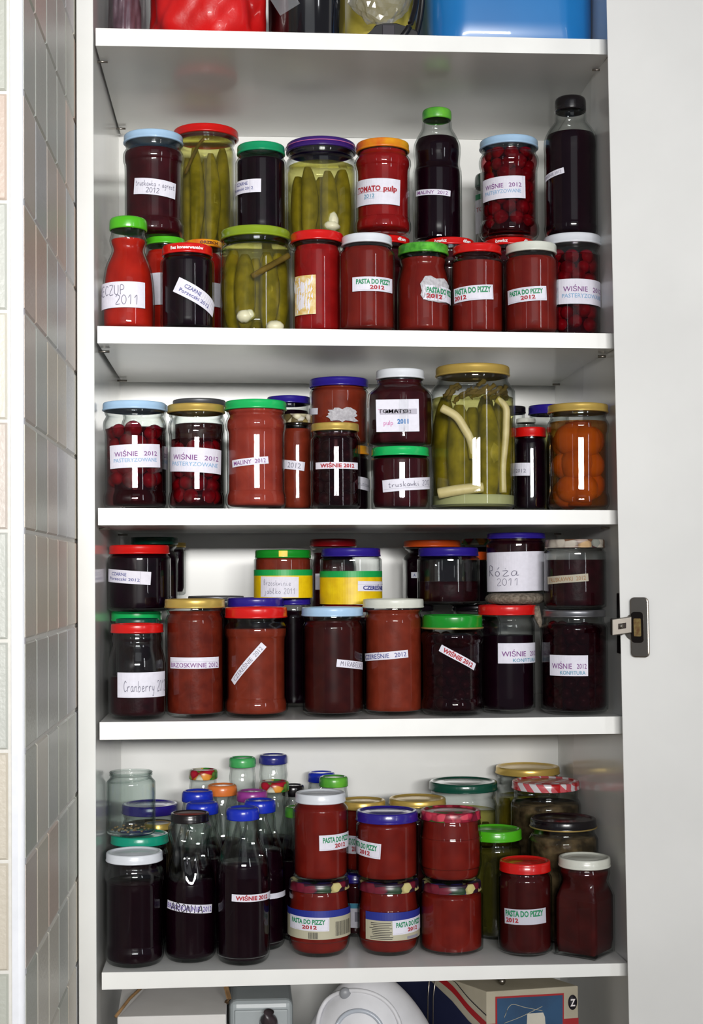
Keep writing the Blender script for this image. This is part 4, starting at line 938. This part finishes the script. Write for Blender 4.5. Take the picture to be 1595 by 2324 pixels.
# ------------------------------------------------------------------ tiled wall on the left
XW = pt(172.5, 1290, 0).x-.0015
YC = None
lo, hi = -.8, 0
for _ in range(50):          # depth of the wall's outer corner
    m_ = (lo+hi)/2; d = Vector((XW, m_, 0))-CP
    if CAMP['px']+CAMP['f']*d.dot(CR)/d.dot(FW) < 52.5: lo = m_
    else: hi = m_
YC = lo
def tmat(name, hexes):
    if name in _mats: return _mats[name]
    m = P(name, hexes[0], .4, bump=.25, scale=240); nt = m.node_tree; b = nt.nodes['Principled BSDF']
    at = nt.nodes.new('ShaderNodeVertexColor'); at.layer_name = 'tile'
    nt.links.new(at.outputs['Color'], b.inputs['Base Color'])
    return m
TILE = tmat('glazed_tile', ['d8d4cc'])
GROUT = P('grout', 'dcdad4', .9, scale=200)
COLS = ['e4e0d8', 'dddeda', 'dcdcdc', 'e3dad3', 'e6e4de', 'dadbd6', 'e2ddd8']
def tiles(name, origin, da, db, na, nb, pitch_a, pitch_b, nvec, seed):
    rnd = random.Random(seed); bm = bmesh.new(); col = bm.loops.layers.color.new('tile'); g = .0014; th = .0016
    for i in range(na):
        for k in range(nb):
            p = origin+da*(i*pitch_a)+db*(k*pitch_b); c_ = lin(rnd.choice(COLS)); sa, sb = pitch_a-g, pitch_b-g
            ins = .0016
            Q0 = [p+da*g+db*g, p+da*sa+db*g, p+da*sa+db*sb, p+da*g+db*sb]
            Q1 = [p+da*(g+ins)+db*(g+ins)+nvec*th, p+da*(sa-ins)+db*(g+ins)+nvec*th, p+da*(sa-ins)+db*(sb-ins)+nvec*th, p+da*(g+ins)+db*(sb-ins)+nvec*th]
            v0 = [bm.verts.new(q) for q in Q0]; v1 = [bm.verts.new(q) for q in Q1]
            fs = [bm.faces.new(v1)]+[bm.faces.new((v0[e], v0[(e+1) % 4], v1[(e+1) % 4], v1[e])) for e in range(4)]
            for f in fs:
                for l in f.loops: l[col] = (*c_, 1)
    me = bpy.data.meshes.new(name); bmesh.ops.recalc_face_normals(bm, faces=bm.faces); bm.to_mesh(me); bm.free(); me.materials.append(TILE)
    o = bpy.data.objects.new(name, me); C.objects.link(o)
    return o
# horizontal joints meet the corner at 210, 457, 946, 1196, 1951, 2206
z1 = pt(52, 210, YC).z; z2 = pt(52, 2206, YC).z; PZ = (z1-z2)/8
zst = z1-PZ*14
px_y = []
for u in (51.5, 79, 103, 127, 149, 171):
    lo, hi = -.8, .2
    for _ in range(50):
        m_ = (lo+hi)/2; d = Vector((XW, m_, 0))-CP
        if CAMP['px']+CAMP['f']*d.dot(CR)/d.dot(FW) < u: lo = m_
        else: hi = m_
    px_y.append(lo)
PY = (px_y[4]-px_y[1])/3
ystart = px_y[1]-PY
wl = bmobj('wall_left', box_bm(XW-.6, XW, YC+.001, .40, ZB-.0004, 1.15), GROUT); tag(wl, kind='structure')
t1 = tiles('wall_tiles', Vector((XW, ystart, zst)), Vector((0, 1, 0)), Vector((0, 0, 1)), 9, 19, PY, PZ, Vector((1, 0, 0)), 5); t1.parent = wl
for v in t1.data.vertices: v.co.y = max(v.co.y, YC)
TW = (52.5-27)/scale_at(XW, YC)
t2 = tiles('wall_tiles', Vector((XW-TW-.002, YC+.0006, zst)), Vector((-1, 0, 0)), Vector((0, 0, 1)), 5, 19, PZ, PZ, Vector((0, -1, 0)), 8); t2.parent = wl
prof_ = [(XW+.0012, YC+.006)]+[(XW-.004+.0052*math.cos(a_), YC+.0005-.0045*math.sin(a_)) for a_ in [PI/2*k/6 for k in range(7)]]+[(XW-TW, YC-.0030), (XW-TW, YC+.006)]
V = [(x, y, z) for z in (ZB, 1.15) for x, y in prof_]; n = len(prof_)
tr = mesh('trim_1', V, [(k, (k+1) % n, n+(k+1) % n, n+k) for k in range(n)]+[tuple(range(n-1, -1, -1)), tuple(range(n, 2*n))], P('white_plastic_trim', 'eef0f6', .3), None, False)
tag(tr, kind='structure')

# ------------------------------------------------------------------ top shelf
zs = lambda X: shelf_z(0, X)+.0009
def bag(name, u0, u1, Y, ry, h, mat, seed, folds, amp, label_, cat, taper=.0):
    a = pt(u0, 60, Y); b = pt(u1, 60, Y); cx_ = (a.x+b.x)/2; rx = (b.x-a.x)/2; rnd = random.Random(seed)
    V = []; F = []; n, m_ = 96, 36; z0 = zs(cx_)
    ph = [rnd.random()*6.28 for _ in range(8)]
    for i in range(m_+1):
        t = i/m_; z = h*t; s_ = (1-(1-min(1, t*7))**2*.12)*(1-taper*t)*(1-.5*max(0, t-.85)/.15)
        for k in range(n):
            a_ = 2*PI*k/n
            q = 1+amp*(abs(math.sin(folds*a_+ph[0]+t*2.2))+.6*abs(math.sin((folds*1.7)*a_+ph[1]-t*3+math.sin(t*9+ph[2])))-.8)+amp*.7*math.sin(t*13+3*a_+ph[3])*math.sin(5*a_+ph[4])
            V.append((rx*s_*q*math.cos(a_), ry*s_*q*math.sin(a_), z+.004*math.sin(3*a_+ph[5])*t))
    for i in range(m_):
        for k in range(n): F.append((i*n+k, i*n+(k+1) % n, (i+1)*n+(k+1) % n, (i+1)*n+k))
    F.append(tuple(range(n-1, -1, -1))); F.append(tuple(m_*n+k for k in range(n)))
    o = mesh(name, V, F, mat, None, True, loc=(cx_, Y, z0))
    tag(o, label_, cat); return o
bag('plastic_bag', 345, 598, .085, .07, .16, P('red_plastic_bag', 'd81010', .4, coat=.25, noise='c00c0c', scale=28, bump=1.0), 3, 3, .07, 'crumpled red plastic bag on the top shelf', 'bag')
bag('wrapped_bundle', 249, 330, .12, .07, .2, P('dark_purple_wrapping', '7d6a74', .3, coat=.4, noise='3e2a34', scale=22, bump=1.0), 8, 6, .05, 'dark bundle wrapped in smoky plastic at the left end of the top shelf', 'bundle')
p = pt(697, 74, .085); X = p.x; r_ = 88/scale_at(X, .085)
pot = lathe_obj('cooking_pot', [(r_*.82, 0), (r_*.93, .002), (r_*.985, .010), (r_, .022), (r_, .11), (r_*1.04, .112), (r_*1.04, .115), (r_*.95, .115)], P('black_enamel', '0b070b', .12, coat=1.0), None, loc=(X, .095, zs(X)), n=64)
tag(pot, 'shiny black enamel pot beside the red bag', 'pot')
p = pt(862, 74, .13); X = p.x; r_ = 82/scale_at(X, .13)
tin = empty('storage_tin', (X, .132, zs(X))); tag(tin, 'yellow storage tin behind the black power adapter', 'tin')
lathe_obj('tin_body', [(r_*.97, 0), (r_, .002), (r_, .14)], P('yellow_tin', 'c9bb5c', .35, noise='b0a040', scale=20), tin, n=64)
lathe_obj('tin_rim', [(r_*1.0, 0), (r_*1.03, .001), (r_*1.03, .006), (r_*.9, .007)], P('tin_rim_steel', '9d9680', .3, metal=.8), tin, n=64, loc=(0, 0, .14))
a = pt(862, 78, .055)
ad = empty('power_adapter', (a.x, .06, zs(a.x))); tag(ad, 'black power adapter with a thick looping cable on the top shelf', 'adapter')
sc_ = scale_at(a.x, .05)
outl = [(-60, 0), (62, 0), (86, 14), (84, 34), (58, 44), (34, 52), (4, 50), (-14, 46), (-26, 26), (-52, 12)]
bm = bmesh.new(); A = [bm.verts.new((x/sc_, -.022, z/sc_)) for x, z in outl]; B = [bm.verts.new((x/sc_, .022, z/sc_)) for x, z in outl]
bm.faces.new(A); bm.faces.new(B[::-1])
for k in range(len(A)): bm.faces.new((A[k], B[k], B[(k+1) % len(A)], A[(k+1) % len(A)]))
BLK = P('black_plastic', '0d0a0d', .35)
bmobj('adapter_body', bm, BLK, ad, bevel=.0015)
bmobj('grey_panel', box_bm(2/sc_, 30/sc_, -.0235, -.021, 14/sc_, 46/sc_), P('grey_plate', '3a363c', .3), ad, bevel=.0006)
loop = [(38, 6, -.026), (62, 40, -.026), (78, 90, -.02), (86, 150, -.01), (100, 150, .0), (96, 90, .004), (84, 40, .004), (76, 20, .003)]
tube('cable', spline([(x/sc_, y, z/sc_) for x, z, y in loop], 6), .0034, BLK, ad, 10)
# crumpled clear bag on the tin
def crumple(name, cx_, cy_, cz_, sx, sy, sz, mat, seed, lab, cat, parent=None):
    bm = bmesh.new(); bmesh.ops.create_icosphere(bm, subdivisions=4, radius=1); rnd = random.Random(seed)
    ds = [(Vector((rnd.uniform(-1, 1), rnd.uniform(-1, 1), rnd.uniform(-1, 1))).normalized(), rnd.uniform(3, 9), rnd.random()*6) for _ in range(9)]
    for v in bm.verts:
        q = 1+sum(.07*abs(math.sin(v.co.dot(d)*f+p_)) for d, f, p_ in ds)-.25
        v.co = Vector((v.co.x*q*sx, v.co.y*q*sy, v.co.z*q*sz))
    o = bmobj(name, bm, mat, parent, smooth=False, loc=(cx_, cy_, cz_))
    if lab: tag(o, lab, cat)
    return o
a = pt(866, 18, .068)
crumple('plastic_bag', a.x-.002, .068, a.z+.022, .030, .015, .036, FILM, 4, 'small crumpled clear plastic bag above the power adapter', 'bag')
a = pt(648, 8, .0)
bm = bmesh.new(); hexa(bm, [pt(u, v_, y) for y in (.0005-.004, .0005) for (u, v_) in ((636, 36), (681, 8), (650, -40), (606, -12))])
o = bmobj('plastic_sleeve', bm, FILM, bevel=.0004); tag(o, 'clear plastic sleeve corner in front of the black pot', 'sleeve')
# blue basin
a = pt(974, 85, .04); b = pt(1366, 85, .04); cx_ = (a.x+b.x)/2; hx = (b.x-a.x)/2; hy = .125
V = []; F = []
def ring(hx_, hy_, r, z, n=12):
    o = []
    for sx_, sy_, st in ((1, 1, 0), (-1, 1, 1), (-1, -1, 2), (1, -1, 3)):
        for k in range(n): t = PI/2*(st+k/(n-1)); o.append((sx_*(hx_-r)+r*math.cos(t), sy_*(hy_-r)+r*math.sin(t), z))
    return o
lv = [(.90, .0, .03), (.95, .003, .034), (.985, .012, .04), (1.0, .03, .045), (1.01, .12, .05), (1.012, .15, .05), (1.02, .151, .055), (1.02, .155, .055), (1.0, .155, .05), (.99, .12, .048), (.95, .03, .04), (.88, .008, .03)]
for k, z, r in lv: V += ring(hx*k*.97, hy*k*.955, r, z)
n = 48
for i in range(len(lv)-1):
    for k in range(n): F.append((i*n+k, i*n+(k+1) % n, (i+1)*n+(k+1) % n, (i+1)*n+k))
F.append(tuple(range(n-1, -1, -1))); F.append(tuple((len(lv)-1)*n+k for k in range(n)))
o = mesh('plastic_basin', V, F, P('blue_plastic', '1f79be', .3, coat=.2, noise='1a6fb2', scale=10), None, True, loc=(cx_-.001, .155, zs(cx_)))
tag(o, 'blue plastic basin at the right end of the top shelf', 'basin')

# ------------------------------------------------------------------ bottom compartment
ZF = ZB+.0185
CARD = P('white_cardboard', 'dcdad8', .7, noise='cfccc9', scale=12)
BRC = P('brown_cardboard', '8a6a44', .9, noise='6e5232', scale=80)
A0 = pt(266, 2308, .045); A1 = pt(513, 2302, .045)
cb = empty('cardboard_box', ((A0.x+A1.x)/2, .15, ZF)); tag(cb, 'worn white cardboard box with a torn flap at the bottom left', 'box')
hw_ = (A1.x-A0.x)/2; ht = A0.z-ZF
bmobj('carton', box_bm(-hw_, hw_, -.105, .12, 0, ht), CARD, cb, bevel=.0012)
fl = [(-hw_, -.105, ht), (-hw_, .12, ht), (-hw_-.002, .10, ht+.030), (-hw_+.045, -.02, ht+.030)]
bm = bmesh.new(); f1 = [bm.verts.new(p_) for p_ in fl]; f2 = [bm.verts.new((p_[0]+.0025, p_[1], p_[2]+.001)) for p_ in fl]
bm.faces.new(f1); bm.faces.new(f2[::-1])
for k in range(4): bm.faces.new((f1[k], f2[k], f2[(k+1) % 4], f1[(k+1) % 4]))
flo = bmobj('side_flap', bm, CARD, cb)
tube('torn_edge', [(-hw_-.002, -.105, ht), (-hw_+.012, -.085, ht+.014), (-hw_+.045, -.02, ht+.030)], .0018, BRC, cb, 6)
tube('torn_edge', [(hw_, -.06, ht), (hw_+.003, -.075, ht+.008), (hw_-.002, -.05, ht+.02), (hw_+.004, -.04, ht+.034)], .0028, BRC, cb, 6)
tube('red_lettering', spline([(-hw_+.004, .02, ht+.018), (-hw_+.006, 0, ht+.034), (-hw_+.012, -.01, ht+.022), (-hw_+.022, .0, ht+.034), (-hw_+.030, .01, ht+.03)], 5), .0016, INK['red'], cb, 6)
# grey canister with a dark knob
A0 = pt(522, 2290, .085); A1 = pt(668, 2290, .085); hw_ = (A1.x-A0.x)/2
gc = empty('kitchen_appliance', ((A0.x+A1.x)/2-.001, .165, ZF)); tag(gc, 'flat light grey appliance with a dark knob standing beside the white carton', 'appliance')
GR = P('light_grey_plastic', 'a9b0b2', .35, noise='9ea5a8', scale=14)
bmobj('housing', box_bm(-hw_, hw_, -.065, .10, 0, .30), GR, gc, bevel=.008, segs=3)
bmobj('front_panel', box_bm(-hw_*.84, hw_*.84, -.068, -.064, .01, .29), GR, gc, bevel=.0015)
kx = pt(610, 2300, .08); kr = 17/scale_at(kx.x, .08); kz = pt(610, 2302, .075).z-ZF
tube('knob', [(kx.x-gc.location.x, -.067, kz-.018), (kx.x-gc.location.x, -.078, kz-.010), (kx.x-gc.location.x, -.082, kz), ], [kr*1.3, kr*1.1, kr*.7], P('dark_knob', '3a3034', .3), gc, 20)
# white egg-shaped appliance
A0 = pt(838, 2330, .06)
eg = empty('food_slicer', (A0.x+.002, .085, ZF)); tag(eg, 'white rounded kitchen machine with ringed dial beneath the lowest shelf', 'machine')
WP = P('white_plastic', 'd6d6da', .5)
bm = bmesh.new(); bmesh.ops.create_uvsphere(bm, u_segments=48, v_segments=32, radius=1)
ez = A0.z-ZF-.05
for v in bm.verts:
    x, y, z = v.co; w_ = 1-.30*max(0, z)**1.3
    v.co = Vector((x*.083*w_, y*.048, z*.105+ez))
bmobj('housing', bm, WP, eg, smooth=True)
bmobj('foot', box_bm(-.05, .05, -.03, .03, 0, ez-.07), WP, eg, bevel=.006)
def ringat(name, cx_, cz_, rad, th, mat, fill=False):
    q = []
    for k in range(65):
        a_ = 2*PI*k/64; x = cx_+rad*math.cos(a_); z = cz_+rad*math.sin(a_)*.95
        zz = (z-ez)/.105; w_ = 1-.30*max(0, zz)**1.3; inside = 1-(x/(.088*w_))**2-zz**2
        q.append((x, -.048*math.sqrt(max(.0, inside))-.0005, z))
    return tube(name, q, th, mat, eg, 8)
rc_ = pt(815, 2345, .05); cxr, czr = rc_.x-eg.location.x, rc_.z-ZF
ringat('raised_ring', cxr, czr, .046, .0026, WP)
ringat('dial_ring', cxr, czr, .026, .0026, P('grey_translucent_plastic', 'b4bac4', .25))
bt_ = pt(782, 2249, .075)
bmobj('button', (lambda b_: (bmesh.ops.create_uvsphere(b_, u_segments=20, v_segments=12, radius=1), [setattr(v, 'co', Vector((v.co.x*.0066, v.co.y*.004, v.co.z*.0066))) for v in b_.verts], b_)[-1])(bmesh.new()), P('grey_button', '8d8f94', .4), eg, smooth=True, loc=(bt_.x-eg.location.x, -.020, bt_.z-ZF))
# two thin wires of a whisk
wk = empty('whisk', (pt(982, 2270, .12).x, .13, ZF)); tag(wk, 'thin steel whisk wires beside the white machine', 'whisk')
for u0_, u1_ in ((976, 971), (991, 983)):
    a_ = pt(u0_, 2200, .13); b_ = pt(u1_, 2262, .13)
    tube('wire', [tuple(a_-Vector(wk.location)), tuple(b_-Vector(wk.location)), (b_.x-wk.location.x-.004, .0, .0)], .0009, CHROME, wk, 6)
# printed appliance box, turned
A0 = pt(1104, 2251, .06); A1 = pt(1312, 2250, .075)
bx = empty('appliance_box', (A0.x, A0.y, ZF)); tag(bx, 'printed kitchen appliance carton with blue picture panel and red stripes', 'box')
ea = (Vector((A1.x, A1.y, 0))-Vector((A0.x, A0.y, 0))); wA = ea.length; ea.normalize(); eb = Vector((-.50, .86, 0)).normalized(); hB_ = A0.z-ZF; wB = .20
eb = Vector((-.52, .85, 0)).normalized(); wB = .17
c8 = []
for z in (0, hB_): c8 += [Vector((0, 0, z)), ea*wA+Vector((0, 0, z)), ea*wA+eb*wB*.98+Vector((0, 0, z)), eb*wB+Vector((0, 0, z))]
OLD = P('off_white_carton', 'b3ab98', .7, noise='a69e8a', scale=20)
bmobj('carton', hexa(bmesh.new(), c8), OLD, bx, bevel=.001)
def face_pts(name, e, nv, pts, mat, d=.0006):
    V = [tuple(e*s_+Vector((0, 0, hB_+z))+nv*d) for s_, z in pts]
    return mesh(name, V, [tuple(range(len(V)))], mat, bx, False)
nA = Vector((ea.y, -ea.x, 0)); nB = Vector((-eb.y, eb.x, 0)); nB = nB if nB.dot(CP-bx.location) > 0 else -nB
NAVY = P('navy_print', '1b2040', .5); REDP = P('red_print', 'a01820', .5); PIC = P('blue_picture_print', '234a6e', .5, noise='1c3c5c', scale=30)
face_pts('red_frame', ea, nA, [(.010, -.006), (wA*.84, -.007), (wA*.835, -.08), (.010, -.08)], REDP, .0005)
face_pts('picture_panel', ea, nA, [(.012, -.008), (wA*.825, -.009), (wA*.82, -.08), (.012, -.08)], PIC, .0009)
face_pts('red_band', ea, nA, [(0, -.036), (wA, -.036), (wA, -.047), (0, -.047)], REDP, .0003)
face_pts('pictured_jar', ea, nA, [(.047, -.027), (.066, -.027), (.068, -.032), (.070, -.06), (.045, -.06), (.047, -.032)], P('pictured_white_jar', 'c4bfb2', .6), .0012)
for q in ([(.02, -.03), (.028, -.016), (.045, -.02), (.065, -.025)], [(.02, -.036), (.04, -.03), (.065, -.02)]):
    tube('pictured_wire', [tuple(ea*s_+Vector((0, 0, hB_+z))+nA*.0012) for s_, z in spline(q, 5)], .0004, P('pictured_wire_print', 'a8a494', .6), bx, 5)
curve = [(0, -.040), (.03, -.028), (.06, -.012), (.095, .004-.006)]
cs = spline(curve, 6)
def strip(name, e, nv, lo_, hi_, mat, d):
    V = [];
    for s_, z in cs: V += [tuple(e*s_+Vector((0, 0, hB_+min(-.0005, z+lo_)))+nv*d), tuple(e*s_+Vector((0, 0, hB_+min(-.0004, z+hi_)))+nv*d)]
    return mesh(name, V, [(2*i, 2*i+2, 2*i+3, 2*i+1) for i in range(len(cs)-1)], mat, bx, False)
strip('red_stripe', eb, nB, -.002, .006, REDP, .0006)
strip('thin_line', eb, nB, .013, .0145, INK['black'], .0006)
face_pts('navy_panel', eb, nB, [(0, -.050), (.03, -.040), (.06, -.024), (.098, -.010), (wB-.002, -.004), (wB-.002, -.1), (0, -.1)], NAVY, .0007)
em = lathe_obj('emblem', [(.0085, 0), (.0085, .0006), (.0004, .0007)], INK['black'], bx, n=28, loc=tuple(ea*(wA*.935)+Vector((0, 0, hB_-.018))+nA*.0002))
em.rotation_euler = (PI/2, 0, math.atan2(ea.y, ea.x)); em.scale = (.62, 1, 1)
V, F = print_geo('Z', .03)
mesh('emblem_letter', [tuple(ea*(wA*.935+x*.006)+Vector((0, 0, hB_-.018+y*.008))+nA*.0014) for x, y in V], F, INK['white'], bx, False)
# sacking and a dark bundle lying on the carton
zc_ = A0.z
crumple('burlap_sack', pt(1225, 2240, .15).x, .165, zc_+.0095, .042, .030, .0075, P('burlap', '4a382a', .95, noise='2c2018', scale=200, bump=1.0), 12, 'brown burlap sack lying on top of the printed carton', 'sack')
sp = empty('metal_skewer', tuple(pt(1139, 2241, .085))); tag(sp, 'metal rod with a round shiny end on the printed carton', 'rod')
sp.location.z = zc_+.0045
o = tube('rod', [(0, 0, 0), (.0, .05, 0.0)], .002, CHROME, sp, 8)
bm = bmesh.new(); bmesh.ops.create_uvsphere(bm, u_segments=16, v_segments=10, radius=.0042); bmobj('round_end', bm, CHROME, sp, smooth=True)
